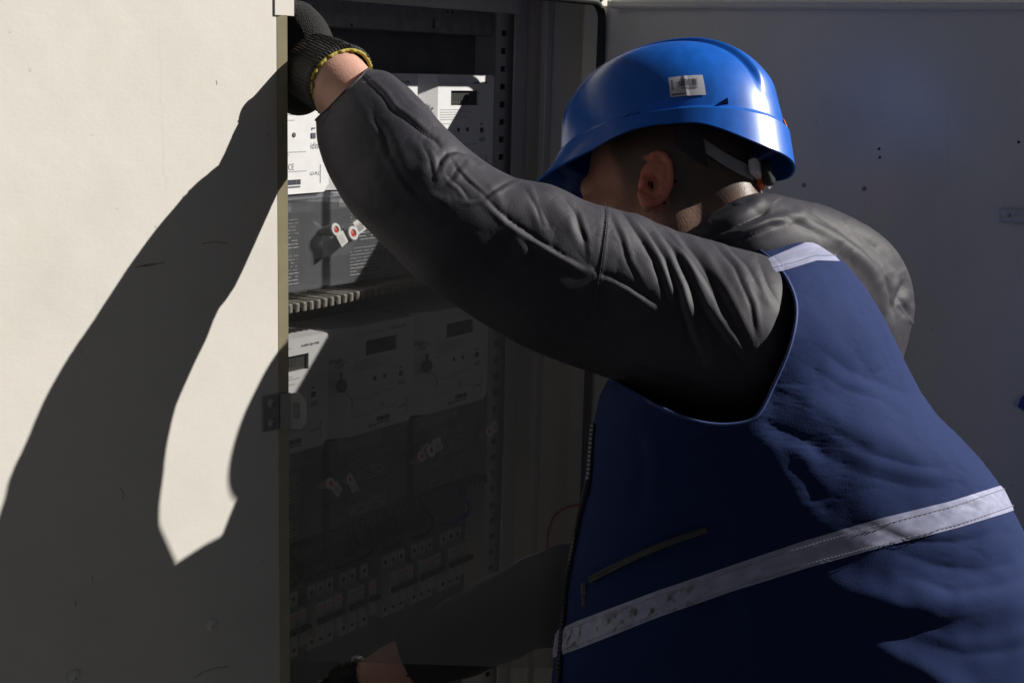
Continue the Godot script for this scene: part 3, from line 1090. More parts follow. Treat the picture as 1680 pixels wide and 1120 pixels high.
	var lab := {
		"1,-1": "white meter in the upper row behind the edge of the nearly closed leaf",
		"1,0": "white meter in the upper row between two others, mostly behind the raised sleeve",
		"1,1": "white upper row meter beside the perforated rail, sunlit patch round its display",
		"0,-1": "white lower row meter half cut off by the leaf edge, dimly lit patch",
		"0,0": "white meter in the middle of the lower row, hung with a round seal, in shade",
		"0,1": "white meter in the lower row beside the perforated rail, its top corner behind the sleeve"}
	for row in [1, 0]:
		for k in [-1, 0, 1]:
			var y := ((1.3235 if row == 1 else 0.961) + YO)
			var o := thing("electricity_meter", lab["%d,%d" % [row, k]], "meter", Transform3D(cab_basis(), cab(-0.073 + 0.19 * k, y, 0)), "electricity meters in two rows")
			part("housing", body_mesh, K.meter_side, o)
			var fp := part("face_plate", face_mesh, K.meter, o)
			var wp := part("side_wing", wing_mesh, K.meter, o)
			var dsp := part("display", lcd_mesh, K.lcd, o)
			part("digits", seg_mesh, K.black, dsp)
			part("button", btn_mesh, K.ink, o)
			part("optical_port", opt_mesh, K.ink, o)
			part("barcode", pr_mesh, K.ink, fp)
			part("edge_print", side_mesh, K.ink, fp)
			part("fine_print", fine_mesh, K.ink_pale, fp)
			part("terminal_block", tblock_mesh, K.terminal, o)
			part("rating_strip", strip_mesh, K.breaker, o)
			var cv := part("terminal_cover", cov_mesh, K.cover, o)
			part("wiring_diagram", dia_mesh, K.ink_white, cv)
			var wa := -atan2(0.0175, 0.041)
			text("Landis", 0.0092, wp, Vector3(0.0045, 0.1155, -0.0148), K.ink, false, wa)
			text("Gyr", 0.0092, wp, Vector3(0.0165, 0.1085, -0.0096), K.ink, false, wa)
			text("+", 0.0085, wp, Vector3(0.0305, 0.1125, -0.0037), K.ink, false, wa)
			text("Landis+Gyr E450", 0.0046, fp, Vector3(0.128, 0.1510, 0.0001), K.ink, true)
			text("idis", 0.0105, fp, Vector3(0.1465, 0.0635, 0.0001), K.ink)
			text("CE", 0.0105, fp, Vector3(0.104, 0.0365, 0.0001), K.ink)
			text("G3-PLC", 0.0062, fp, Vector3(0.1455, 0.0260, 0.0001), K.ink)
			if row == 0: text("iskra", 0.0075, fp, Vector3(0.079, 0.0085, 0.0001), K.ink, true)
			if row == 1 and k == 0:
				var ym := Mb.new()
				ym.box(Vector3(0.1745, 0.118, 0.0001), Vector3(0.180, 0.124, 0.0006), 0.0)
				part("yellow_mark", ym, K.yellow, o)
	build_seals()

func build_seals() -> void:
	# plastic seal tags: a ring with a red core, a rectangular flap and a tapered sleeve behind
	var g := "white plastic seal tags on the terminal covers"
	var spots := [
		[549, 377, 0.012, -0.55, 1.0, "white seal tag with a red core under the upper meters, flap leaning over its neighbour"],
		[577, 383, 0.014, 0.95, 1.1, "white seal tag with a red core under the upper meters, flap standing on end"],
		[690, 748, 0.010, 0.9, 0.95, "white seal tag in shade, lower of two beneath the middle meter"],
		[706, 738, 0.016, 0.75, 1.1, "white seal tag in shade with a red core, upper of two beneath the middle meter"],
		[802, 708, 0.012, 0.8, 0.95, "lone white seal tag beside the perforated rail"],
		[541, 793, 0.012, -0.35, 0.9, "white seal tag in shade above the breakers, lying level"],
		[573, 786, 0.012, -0.75, 0.8, "white seal tag in shade above the breakers, hanging steeply"]]
	for q in spots:
		var p := on_plane(q[0], q[1], cab(0, 0, q[2]), cn)
		var o := thing("seal_tag", q[5], "seal", Transform3D(cab_basis() * Basis(Vector3.RIGHT, -0.25) * Basis(Vector3.BACK, q[3] - 0.5) * Basis.from_scale(Vector3.ONE * q[4]), p), g)
		var m := Mb.new()
		m.lathe(Vector3.ZERO, Vector3.BACK, [Vector2(0.0045, 0.0), Vector2(0.0088, 0.0), Vector2(0.0095, 0.001), Vector2(0.0095, 0.0022), Vector2(0.0085, 0.0032), Vector2(0.0052, 0.0032), Vector2(0.0045, 0.002), Vector2(0.0045, 0.0)], 24)
		part("ring", m, K.tag_white, o)
		m = Mb.new()
		var fx := Transform3D(Basis(Vector3.BACK, -0.1), Vector3(0.007, 0.002, 0.0004))
		m.box(Vector3(0, -0.009, 0), Vector3(0.019, 0.009, 0.0022), 0.0008, fx)
		var fl := part("flap", m, K.tag_white, o)
		m = Mb.new()
		for i in 7: m.box(Vector3(0.004 + i * 0.0018, -0.006, 0.0023), Vector3(0.0048 + i * 0.0018, 0.005 - 0.0015 * (i % 3), 0.0025), 0.0, fx)
		part("print", m, K.ink_pale, fl)
		m = Mb.new()
		m.lathe(Vector3(0, 0, 0.0005), Vector3.BACK, [Vector2(0.0046, 0.0), Vector2(0.0042, 0.0012), Vector2(0.0, 0.0016)], 14)
		part("core", m, K.red, o)
		m = Mb.new()
		m.lathe(Vector3(0, 0, -0.0002), Vector3(-0.25, -0.35, -1.0), [Vector2(0.0086, 0.0), Vector2(0.007, 0.012), Vector2(0.0045, 0.024), Vector2(0.0, 0.025)], 16)
		part("sleeve", m, K.tag_grey, o)
	for q in [[560, 633, "dark round seal on a wire on the middle lower meter"], [701, 601, "dark round seal on a wire on the lower meter beside the rail"]]:
		var p := on_plane(q[0], q[1], cab(0, 0, 0.0), cn)
		var o := thing("wire_seal", q[2], "seal", Transform3D(cab_basis(), p), "round wire seals on the lower meters")
		var m := Mb.new()
		m.lathe(Vector3(0, 0, -0.002), Vector3.BACK, [Vector2(0.0095, 0.0), Vector2(0.010, 0.001), Vector2(0.010, 0.004), Vector2(0.009, 0.005), Vector2(0, 0.005)], 22)
		m.box(Vector3(-0.0012, 0.006, -0.002), Vector3(0.0012, 0.020, 0.001), 0.0004)
		part("disc", m, K.terminal, o)
		m = Mb.new()
		var ps := []
		for i in 14:
			var t := i / 13.0
			ps.append(Vector3(0.002 + 0.018 * t * t, -0.007 - 0.032 * t + 0.004 * sin(t * PI), 0.002 + 0.012 * sin(t * PI)))
		m.tube(ps, 0.0008, 6)
		part("wire", m, K.steel, o)

func build_breakers() -> void:
	var gs := [
		[-0.168, 3, "three-pole breaker partly behind the edge of the nearly closed leaf"],
		[-0.092, 3, "three-pole breaker second along the row from the leaf edge"],
		[-0.023, 2, "two-pole breaker next to the only single-pole one"],
		[0.024, 1, "single-pole breaker, the only narrow one in the row"],
		[0.074, 3, "three-pole breaker just past the single-pole one"],
		[0.145, 3, "three-pole breaker between two other three-pole ones near the rail"],
		[0.220, 3, "last three-pole breaker of the row, under the blue wire"]]
	var prof := [Vector3(0, 0.0, -0.085), Vector3(0, 0.0, -0.030), Vector3(0, 0.024, -0.030), Vector3(0, 0.024, -0.012), Vector3(0, 0.080, -0.012), Vector3(0, 0.080, -0.030), Vector3(0, 0.102, -0.030), Vector3(0, 0.102, -0.085)]
	var pw := 0.0182
	var pole := Mb.new()
	# the profile is not convex: three stacked blocks
	pole.box(Vector3(0.0003, 0, -0.085), Vector3(pw - 0.0003, 0.102, -0.030), 0.0006)
	pole.box(Vector3(0.0003, 0.024, -0.0301), Vector3(pw - 0.0003, 0.080, -0.012), 0.0008)
	pole.box(Vector3(0.0012, 0.026, -0.0121), Vector3(pw - 0.0012, 0.045, -0.0105), 0.0005)
	var pole_mesh := pole.commit()
	var hole := Mb.new()  # black discs on the face, screw hole shade put into their colour
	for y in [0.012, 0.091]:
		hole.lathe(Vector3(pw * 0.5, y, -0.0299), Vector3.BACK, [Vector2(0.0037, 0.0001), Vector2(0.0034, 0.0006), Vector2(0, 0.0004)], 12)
	var painted_hole_mesh := hole.commit()
	var lev := Mb.new()
	lev.box(Vector3(0.001, 0.047, -0.0122), Vector3(pw - 0.001, 0.056, -0.006), 0.001)
	lev.box(Vector3(0.002, 0.052, -0.008), Vector3(pw - 0.002, 0.058, 0.001), 0.001)
	var lev_mesh := lev.commit()
	var mark := Mb.new()
	for i in 4: mark.box(Vector3(0.004 + i * 0.0026, 0.0715, -0.0119), Vector3(0.006 + i * 0.0026, 0.0742, -0.0116), 0.0)
	var mark_mesh := mark.commit()
	for q in gs:
		var o := thing("circuit_breaker", q[2], "breaker", Transform3D(cab_basis(), cab(q[0], 0.637 + YO, 0)), "circuit breakers in a row")
		for i in q[1]:
			for w in [["pole", pole_mesh, K.breaker], ["painted_screw_hole", painted_hole_mesh, K.black], ["lever", lev_mesh, K.black], ["rating_mark", mark_mesh, K.orange]]:
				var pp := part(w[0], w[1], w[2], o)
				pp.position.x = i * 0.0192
	var m := Mb.new()
	m.box(Vector3(-0.9, 0.0, 0.0), Vector3(0.34, 0.035, 0.006), 0.001)
	var rail := solo("mounting_rail", m, K.galv, "grey rail carrying the circuit breakers inside the cabinet", "rail")
	rail.transform = Transform3D(cab_basis(), cab(0, 0.67 + YO, -0.095))

func build_pane() -> void:
	# smoked inner flap, swung out in front of the lower meters
	var a := at(470, 1083, 1.75)
	var b := at(990, 1114.5, 1.75)
	var dirx := Vector3(b.x - a.x, 0, b.z - a.z).normalized()
	var nz := dirx.cross(Vector3.UP)
	var w := Vector2(b.x - a.x, b.z - a.z).length()
	var ytop := at(500, 322, 1.70).y
	var o := thing("plastic_sheet", "grey tinted transparent plastic sheet hung before the lower meters", "transparent cover", Transform3D(Basis(dirx, Vector3.UP, nz), Vector3(a.x, a.y, a.z)))
	var m := Mb.new()
	m.quad(Vector3(-0.03, 0, 0), Vector3(w, 0, 0), Vector3(w, ytop - a.y, 0), Vector3(-0.03, ytop - a.y, 0), Vector3.BACK)
	part("sheet", m, K.smoke, o)

# ------------------------------------------------------------------ person
var head_x: Transform3D
func head_frame() -> Transform3D:
	var h0 := Vector3(-0.93, 0, -0.37).normalized()
	var tilt := 0.27
	var roll := 0.42
	var f := h0 * cos(tilt) - Vector3.UP * sin(tilt)
	var u := Vector3.UP * cos(tilt) + h0 * sin(tilt)
	var r := f.cross(u)
	# leaning to his right: right side goes down
	var u2 := u * cos(roll) + r * sin(roll)
	var r2 := r * cos(roll) - u * sin(roll)
	return Transform3D(Basis(f, u2, r2), at(1092, 312, 1.69))

func build_person() -> void:
	head_x = head_frame()
	var o := thing("person", "worker in a dark jacket and navy vest leaning into the cabinet, left arm raised", "person")
	build_body(o)
	build_jacket(o)
	build_vest(o)
	build_lower(o)
	build_gloves(o)

func skin_col(base: Vector3, n: float) -> Color:
	return Color(base.x * n, base.y * n, base.z * n)

func build_body(o: Node3D) -> void:
	var m := Mb.new()
	var f := FastNoiseLite.new()
	f.seed = 5; f.frequency = 60.0
	var g := FastNoiseLite.new()
	g.seed = 6; g.frequency = 700.0
	# head
	var pr := []
	pr.append([1, Vector3(-0.008, 0.028, 0), Vector3(0.100, 0.102, 0.077), 0, 0, 0.01])
	pr.append([1, Vector3(0.036, -0.045, 0), Vector3(0.062, 0.080, 0.058), 0, 0, 0.035])
	pr.append([0, Vector3(0.0, -0.080, -0.046), Vector3(0.066, -0.108, -0.012), 0.020, 0.018, 0.03])
	pr.append([0, Vector3(0.0, -0.080, 0.046), Vector3(0.066, -0.108, 0.012), 0.020, 0.018, 0.03])
	pr.append([0, Vector3(0.094, -0.012, 0), Vector3(0.112, -0.046, 0), 0.008, 0.013, 0.012])
	pr.append([0, Vector3(0.083, 0.010, -0.035), Vector3(0.088, 0.010, 0.035), 0.012, 0.012, 0.015])
	for s in [-1.0, 1.0]:
		pr.append([1, Vector3(0.082, -0.010, 0.032 * s), Vector3(0.013, 0.012, 0.014), 0, 0, 0.004])
		pr.append([0, Vector3(0.062, -0.030, 0.044 * s), Vector3(0.040, -0.036, 0.058 * s), 0.014, 0.010, 0.02])
	pr.append([0, Vector3(0.098, -0.074, -0.020), Vector3(0.098, -0.074, 0.020), 0.006, 0.006, 0.008])
	pr.append([0, Vector3(0.096, -0.084, -0.017), Vector3(0.096, -0.084, 0.017), 0.006, 0.006, 0.006])
	# neck and its muscles
	pr.append([0, Vector3(-0.030, -0.045, 0), Vector3(-0.075, -0.215, 0), 0.061, 0.068, 0.04])
	pr.append([0, Vector3(-0.022, -0.06, -0.052), Vector3(-0.02, -0.19, -0.03), 0.016, 0.02, 0.03])
	pr.append([0, Vector3(-0.082, -0.03, -0.018), Vector3(-0.125, -0.20, -0.03), 0.026, 0.034, 0.03])
	pr.append([0, Vector3(-0.082, -0.03, 0.018), Vector3(-0.125, -0.20, 0.03), 0.026, 0.034, 0.03])
	# ears
	for s in [-1.0, 1.0]:
		var tilt := Basis(Vector3.UP, -0.38 * s) * Basis(Vector3.BACK, 0.22)
		var ec := Vector3(-0.014, -0.020, 0.081 * s)
		pr.append([1, ec, Vector3(0.018, 0.031, 0.0058), 0, 0, 0.006, tilt.inverse()])
		var last := Vector3.ZERO
		for i in 13:
			var a := lerpf(-2.45, 2.0, i / 12.0)   # lobe behind, over the top, to the front
			var q := ec + tilt * Vector3(-cos(a) * 0.0185, sin(-a) * -0.032 if false else sin(a) * 0.032, 0.004 * s)
			if i > 0: pr.append([0, last, q, 0.0042, 0.0040, 0.0022])
			last = q
		pr.append([0, ec + tilt * Vector3(0.006, -0.027, 0.001 * s), ec + tilt * Vector3(0.004, -0.036, 0.001 * s), 0.0075, 0.006, 0.004])
		pr.append([0, ec + tilt * Vector3(-0.008, 0.016, 0.004 * s), ec + tilt * Vector3(-0.010, -0.012, 0.004 * s), 0.0032, 0.0032, 0.004])
		pr.append([2, ec + tilt * Vector3(0.003, -0.006, 0.008 * s), Vector3(0.0085, 0.011, 0.011), 0, 0, 0.004])
		pr.append([0, ec + tilt * Vector3(0.0135, -0.010, 0.003 * s), ec + tilt * Vector3(0.0135, -0.004, 0.004 * s), 0.0042, 0.0038, 0.004])
	var head_col := func(p: Vector3) -> Color:
		var k := 1.0 + 0.10 * f.get_noise_3dv(p) + 0.06 * g.get_noise_3dv(p)
		var c := Vector3(0.43, 0.235, 0.175)
		# cropped hair: scalp from the hairline back to the nape
		var ear := 1.0 if (p - Vector3(-0.014, -0.020, 0.086 * signf(p.z))).length() < 0.036 and absf(p.z) > 0.076 else 0.0
		var yb := lerpf(-0.135, -0.034, smoothstep(-0.045, -0.005, p.x)) + 0.10 * smoothstep(0.016, 0.058, p.x)
		var hair := smoothstep(-0.03, 0.035, p.y - yb + 0.010 * f.get_noise_3dv(p * 3.0)) * (1.0 - ear)
		if p.x > 0.075: hair = 0.0
		c = c.lerp(Vector3(0.050, 0.038, 0.033), hair * 0.88)
		# beard shadow
		var beard := smoothstep(0.0, 0.03, -p.y - 0.045) * smoothstep(-0.01, 0.02, p.x + 0.01) * (1.0 - ear)
		c = c.lerp(Vector3(0.20, 0.13, 0.11), beard * 0.55)
		# darker nape with short stubble
		var nape := smoothstep(-0.03, -0.075, p.y) * smoothstep(0.0, -0.03, p.x)
		c = c.lerp(Vector3(0.255, 0.150, 0.112), nape * 0.85)
		k *= 1.0 + nape * (0.35 * g.get_noise_3dv(p * 0.7) - 0.05)
		if ear > 0: c = Vector3(0.56, 0.20, 0.14)
		return skin_col(c, k)
	nets(m, pr, Vector3(-0.19, -0.25, -0.12), Vector3(0.14, 0.14, 0.12), 0.0042, head_x, head_col)
	# trunk and arms beneath the clothes, coarse
	var neck := head_x * Vector3(-0.08, -0.2, 0)
	var sh_l := at(1180, 540, 1.48)
	var sh_r := at(1370, 545, 1.67)
	var elb := at(800, 395, 1.46)
	var wri := at(552, 135, 1.545)
	var elb_r := at(1000, 945, 1.81)
	var wri_r := at(655, 1098, 1.845)
	var hip := at(1440, 1330, 1.60)
	var fw := Vector3(-0.9, 0, -0.43).normalized()
	var rt := fw.cross(Vector3.UP)
	var foot_l := Vector3(hip.x, 0.06, hip.z) - rt * 0.13 + fw * 0.05
	var foot_r := Vector3(hip.x, 0.06, hip.z) + rt * 0.13 - fw * 0.22
	var kn_l := (hip - rt * 0.1 + foot_l) * 0.5 + fw * 0.12
	var kn_r := (hip + rt * 0.1 + foot_r) * 0.5 + fw * 0.10
	var b := []
	var chest := (sh_l + sh_r) * 0.5 + Vector3(0.02, -0.1, 0)
	b.append([0, neck, (sh_l + sh_r) * 0.5, 0.05, 0.06, 0.05])
	b.append([0, sh_l, sh_r, 0.055, 0.055, 0.05])
	b.append([0, chest, hip, 0.12, 0.13, 0.06])
	b.append([0, sh_l, elb, 0.052, 0.042, 0.04])
	b.append([0, elb, wri, 0.042, 0.0295, 0.02])
	b.append([0, sh_r, elb_r, 0.05, 0.042, 0.04])
	b.append([0, elb_r, wri_r, 0.042, 0.030, 0.02])
	b.append([0, hip - rt * 0.09, kn_l, 0.085, 0.058, 0.04])
	b.append([0, kn_l, foot_l, 0.055, 0.038, 0.03])
	b.append([0, hip + rt * 0.09, kn_r, 0.085, 0.058, 0.04])
	b.append([0, kn_r, foot_r, 0.055, 0.038, 0.03])
	var all := AABB(hip, Vector3.ZERO)
	for q in b: all = all.expand(q[1]).expand(q[2])
	all = all.grow(0.16)
	nets(m, b, all.position, all.end, 0.02, Transform3D.IDENTITY, func(_p): return Color(0.5, 0.29, 0.22))
	# wrists, finer
	for q in [[elb, wri, at(520, 110, 1.575)], [elb_r, wri_r, at(598, 1128, 1.855)]]:
		var a: Vector3 = q[0].lerp(q[1], 0.55)
		var e: Vector3 = q[2]
		var wp := [[0, a, q[1], 0.040, 0.035, 0.01], [0, q[1], e, 0.0345, 0.034, 0.01]]
		var bb := AABB(a, Vector3.ZERO).expand(e).grow(0.05)
		nets(m, wp, bb.position, bb.end, 0.007, Transform3D.IDENTITY, func(p: Vector3): return skin_col(Vector3(0.50, 0.285, 0.225), 1.0 + 0.1 * f.get_noise_3dv(p) + 0.08 * g.get_noise_3dv(p)))
	part("body", m, K.skin, o)
	# stubble: thousands of very short hairs on the scalp
	var h := Mb.new()
	var r := RandomNumberGenerator.new()
	r.seed = 12
	for i in 26000:
		var d := Vector3(r.randfn(), r.randfn(), r.randfn()).normalized()
		var p := Vector3(-0.008, 0.028, 0) + d * Vector3(0.100, 0.102, 0.077)
		if p.x > 0.045 or p.y < -0.058 or p.y > 0.07: continue
		if p.x > -0.036 and p.y < 0.02 and p.x < 0.006: continue
		if p.x > 0.0 and p.y < -0.03 + p.x * 1.6 + r.randf() * 0.02: continue
		var nn := (d / Vector3(0.100, 0.102, 0.077)).normalized()
		var sd := nn.cross(Vector3(r.randf(), r.randf(), r.randf())).normalized() * 0.00026
		var base := head_x * (p - nn * 0.0005)
		var tip := head_x * (p + nn * 0.0018 + Vector3(-0.0006, -0.0012, 0))
		h.tri(base + head_x.basis * sd, base - head_x.basis * sd, tip, head_x.basis * nn)
	part("hair", h, K.stubble, o)

func sleeve_folds() -> Array:
	var f := []
	# long forearm seam and its pleat
	f.append([pv([590, 122, 612, 142, 627, 156, 643, 179, 664, 194, 683, 209, 700, 221, 714, 228]), 0.0025, 4.8, 1])
	f.append([pv([560, 130, 580, 165, 600, 205, 612, 240]), 0.0013, 16.1, 0])
	f.append([pv([645, 150, 665, 172, 690, 190, 720, 200]), 0.0011, 10.3, 0])
	f.append([pv([632, 205, 650, 232, 660, 260, 655, 285]), 0.0015, 14.9, 0])
	f.append([pv([612, 190, 632, 222, 640, 255]), 0.0020, 6.5, 2])
	f.append([pv([668, 225, 690, 240, 702, 262, 690, 290]), 0.0017, 12.6, 0])
	# turned over fold before the elbow
	f.append([pv([716, 282, 722, 262, 734, 249, 750, 246, 766, 251, 786, 264]), 0.0030, 5.0, 2])
	f.append([pv([700, 222, 712, 228, 724, 242]), 0.0020, 4.8, 2])
	f.append([pv([728, 300, 742, 290, 748, 278, 760, 268]), 0.0013, 5.0, 2])
	# elbow wrinkles
	f.append([pv([732, 283, 742, 297, 754, 305, 764, 318, 770, 328]), 0.0013, 3.6, 2])
	f.append([pv([744, 266, 752, 281, 766, 296, 781, 309, 798, 324]), 0.0013, 3.4, 1])
	f.append([pv([762, 327, 780, 326, 797, 322, 812, 311, 830, 300, 846, 293]), 0.0018, 4.0, 2])
	f.append([pv([700, 312, 712, 325, 726, 330, 740, 326]), 0.0019, 10.3, 0])
	f.append([pv([800, 300, 815, 318, 825, 340]), 0.0011, 9.2, 0])
	# upper arm: long crease below the lit side
	f.append([pv([797, 324, 816, 343, 838, 362, 862, 378, 892, 398, 926, 418, 962, 437]), 0.0030, 5.2, 2])
	f.append([pv([820, 366, 845, 388, 858, 410, 850, 425]), 0.0020, 12.6, 0])
	f.append([pv([874, 390, 905, 412, 940, 432, 975, 450]), 0.0015, 11.5, 0])
	f.append([pv([986, 448, 1010, 456, 1036, 470, 1060, 486, 1084, 502]), 0.0032, 5.2, 2])
	f.append([pv([996, 470, 1030, 490, 1060, 508, 1088, 530]), 0.0015, 13.8, 0])
	f.append([pv([880, 320, 892, 350, 905, 375]), 0.0017, 8.1, 2])
	f.append([pv([905, 325, 925, 352, 940, 385]), 0.0013, 12.6, 0])
	f.append([pv([945, 345, 950, 375, 965, 400]), 0.0015, 7.2, 2])
	# seam across the sleeve
	f.append([pv([990, 326, 993, 350, 990, 385, 985, 425, 978, 472, 965, 540]), 0.0011, 2.8, 1])
	# folds fanning from the shoulder
	f.append([pv([1012, 336, 1030, 358, 1052, 390, 1072, 425, 1086, 465, 1096, 492, 1112, 506]), 0.0037, 7.2, 1])
	f.append([pv([1036, 350, 1066, 382, 1092, 425, 1108, 470, 1116, 500, 1130, 545, 1152, 592]), 0.0037, 6.5, 1])
	f.append([pv([1070, 365, 1104, 405, 1126, 450, 1150, 505, 1186, 555, 1222, 596]), 0.0040, 7.2, 1])
	f.append([pv([1110, 380, 1146, 424, 1180, 480, 1206, 530, 1232, 586]), 0.0032, 8.1, 1])
	f.append([pv([1150, 390, 1190, 430, 1222, 480, 1244, 540]), 0.0013, 13.8, 0])
	f.append([pv([1122, 455, 1128, 490, 1140, 520]), 0.0015, 9.2, 0])
	f.append([pv([1160, 540, 1172, 580, 1180, 610]), 0.0015, 9.2, 0])
	f.append([pv([1245, 430, 1262, 470, 1280, 500]), 0.0025, 7.2, 2])
	# shaded underside
	f.append([pv([560, 300, 620, 380, 700, 440]), 0.0011, 23.0, 0])
	f.append([pv([780, 470, 860, 520, 940, 560]), 0.0011, 28.7, 0])
	f.append([pv([1040, 600, 1100, 625, 1180, 660]), 0.0020, 11.3, 1])
	f.append([pv([527, 204, 542, 170, 567, 146, 592, 132, 612, 127]), 0.0011, 3.2, 2])
	# fine creases along the cloth
	f.append([pv([650, 128, 680, 160, 712, 190, 740, 222]), 0.0010, 4.0, 2])
	f.append([pv([690, 232, 705, 262, 712, 300]), 0.0014, 5.0, 1])
	f.append([pv([640, 250, 660, 290, 690, 325]), 0.0012, 6.0, 2])
	f.append([pv([860, 308, 880, 340, 890, 372]), 0.0012, 4.5, 1])
	f.append([pv([925, 325, 945, 352, 958, 390, 962, 420]), 0.0013, 4.5, 1])
	f.append([pv([1000, 352, 1018, 390, 1030, 430, 1052, 470]), 0.0016, 5.0, 1])
	f.append([pv([1090, 376, 1125, 414, 1160, 460, 1190, 520]), 0.0016, 4.5, 2])
	f.append([pv([1170, 400, 1205, 440, 1232, 500, 1240, 550]), 0.0018, 5.0, 1])
	f.append([pv([1195, 405, 1225, 435, 1250, 480]), 0.0014, 4.5, 2])
	return f

func build_jacket(o: Node3D) -> void:
	var m := Mb.new()
	var near := [
		[604, 113, 517, 197, 1.530, 0.050], [640, 120, 521, 240, 1.512, 0.058], [690, 161, 545, 297, 1.484, 0.059],
		[735, 212, 575, 346, 1.462, 0.060], [782, 254, 622, 392, 1.455, 0.062], [842, 291, 692, 463, 1.450, 0.063],
		[905, 304, 772, 517, 1.454, 0.063], [965, 331, 852, 564, 1.458, 0.066], [1040, 351, 932, 598, 1.470, 0.075],
		[1110, 379, 1005, 624, 1.480, 0.088], [1180, 399, 1092, 670, 1.493, 0.106], [1240, 414, 1190, 704, 1.506, 0.126],
		[1295, 432, 1275, 715, 1.532, 0.138], [1345, 470, 1330, 690, 1.58, 0.12]]
	var g := loft(near, 430, 280, sleeve_folds(), 0.0014, 11.0, 3, 2.2, 0.0, 0.0006)
	loft_into(m, g, false, true)
	# hem turned in at the wrist
	var hem := []
	for j in range(0, g.nv, 4): hem.append(g.p[j])
	hem.append(g.p[0])
	m.tube(hem, 0.0013, 8, false)
	# collar, hood and far shoulder
	var far_ := [
		[1128, 390, 1140, 428, 1.555, 0.030], [1165, 353, 1180, 445, 1.565, 0.060], [1240, 319, 1235, 470, 1.590, 0.090],
		[1330, 331, 1310, 500, 1.630, 0.100], [1405, 360, 1390, 560, 1.670, 0.100], [1456, 398, 1430, 620, 1.700, 0.095],
		[1488, 440, 1456, 640, 1.730, 0.085], [1500, 492, 1470, 625, 1.740, 0.060], [1498, 530, 1482, 590, 1.745, 0.020]]
	var ff := []
	ff.append([pv([1150, 395, 1200, 372, 1250, 348, 1262, 340]), 0.006, 9.0, 1])
	ff.append([pv([1190, 395, 1240, 380, 1290, 360, 1330, 352]), 0.005, 12.0, 0])
	ff.append([pv([1290, 345, 1340, 362, 1400, 385]), 0.003, 12.0, 2])
	ff.append([pv([1480, 470, 1474, 500, 1488, 520]), 0.006, 8.0, 1])
	ff.append([pv([1452, 450, 1465, 480, 1468, 520]), 0.006, 9.0, 2])
	ff.append([pv([1380, 400, 1420, 430, 1450, 470]), 0.004, 14.0, 0])
	ff.append([pv([1170, 400, 1215, 392, 1262, 372, 1290, 368]), 0.007, 7.0, 1])
	ff.append([pv([1225, 340, 1270, 350, 1320, 372, 1360, 392]), 0.005, 9.0, 1])
	ff.append([pv([1330, 345, 1380, 372, 1425, 410, 1450, 440]), 0.005, 10.0, 2])
	ff.append([pv([1400, 375, 1440, 405, 1470, 445]), 0.004, 9.0, 1])
	ff.append([pv([1485, 455, 1480, 490, 1492, 515]), 0.006, 6.0, 2])
	var g2 := loft(far_, 220, 160, ff, 0.0018, 10.0, 8, 2.2, 0.0, 0.0010)
	loft_into(m, g2)
	# far sleeve, mostly behind the trunk
	var ps := []
	var rr := []
	var key := [[1400, 520, 1.72, 0.070], [1270, 700, 1.76, 0.066], [1120, 865, 1.79, 0.064], [1000, 945, 1.81, 0.062], [850, 1000, 1.83, 0.058], [676, 1087, 1.845, 0.044]]
	for i in 60:
		var x := i / 59.0 * 5.0
		var k := mini(int(x), 4)
		var v := []
		for c in 4: v.append(cat(key[maxi(k - 1, 0)][c], key[k][c], key[k + 1][c], key[mini(k + 2, 5)][c], x - k))
		ps.append(at(v[0], v[1], v[2]))
		rr.append(v[3] + 0.003 * sin(i * 1.1) * sin(i * 0.37))
	m.tube(ps, rr, 40, false)
	var jk := part("jacket", m, K.jacket, o)
	# stitched seams of the raised sleeve
	var cells := near_cells(g)
	for q in [pv([992, 332, 996, 352, 993, 385, 988, 425, 981, 470]), pv([531, 203, 546, 170, 570, 148, 594, 135, 614, 130]), pv([598, 124, 620, 145, 634, 160, 650, 182, 671, 199, 690, 214, 706, 226])]:
		var st := Mb.new()
		for k in q.size() - 1:
			var cnt := int(q[k].distance_to(q[k + 1]) / 4.2)
			for i in cnt:
				var a: Array = lookup(cells, lerpf(q[k].x, q[k + 1].x, (i + 0.15) / cnt), lerpf(q[k].y, q[k + 1].y, (i + 0.15) / cnt))
				var b: Array = lookup(cells, lerpf(q[k].x, q[k + 1].x, (i + 0.75) / cnt), lerpf(q[k].y, q[k + 1].y, (i + 0.75) / cnt))
				st.tube([a[0] + a[1] * 0.0002, b[0] + b[1] * 0.0002], 0.0004, 4)
		part("stitching", st, K.thread_grey, jk)

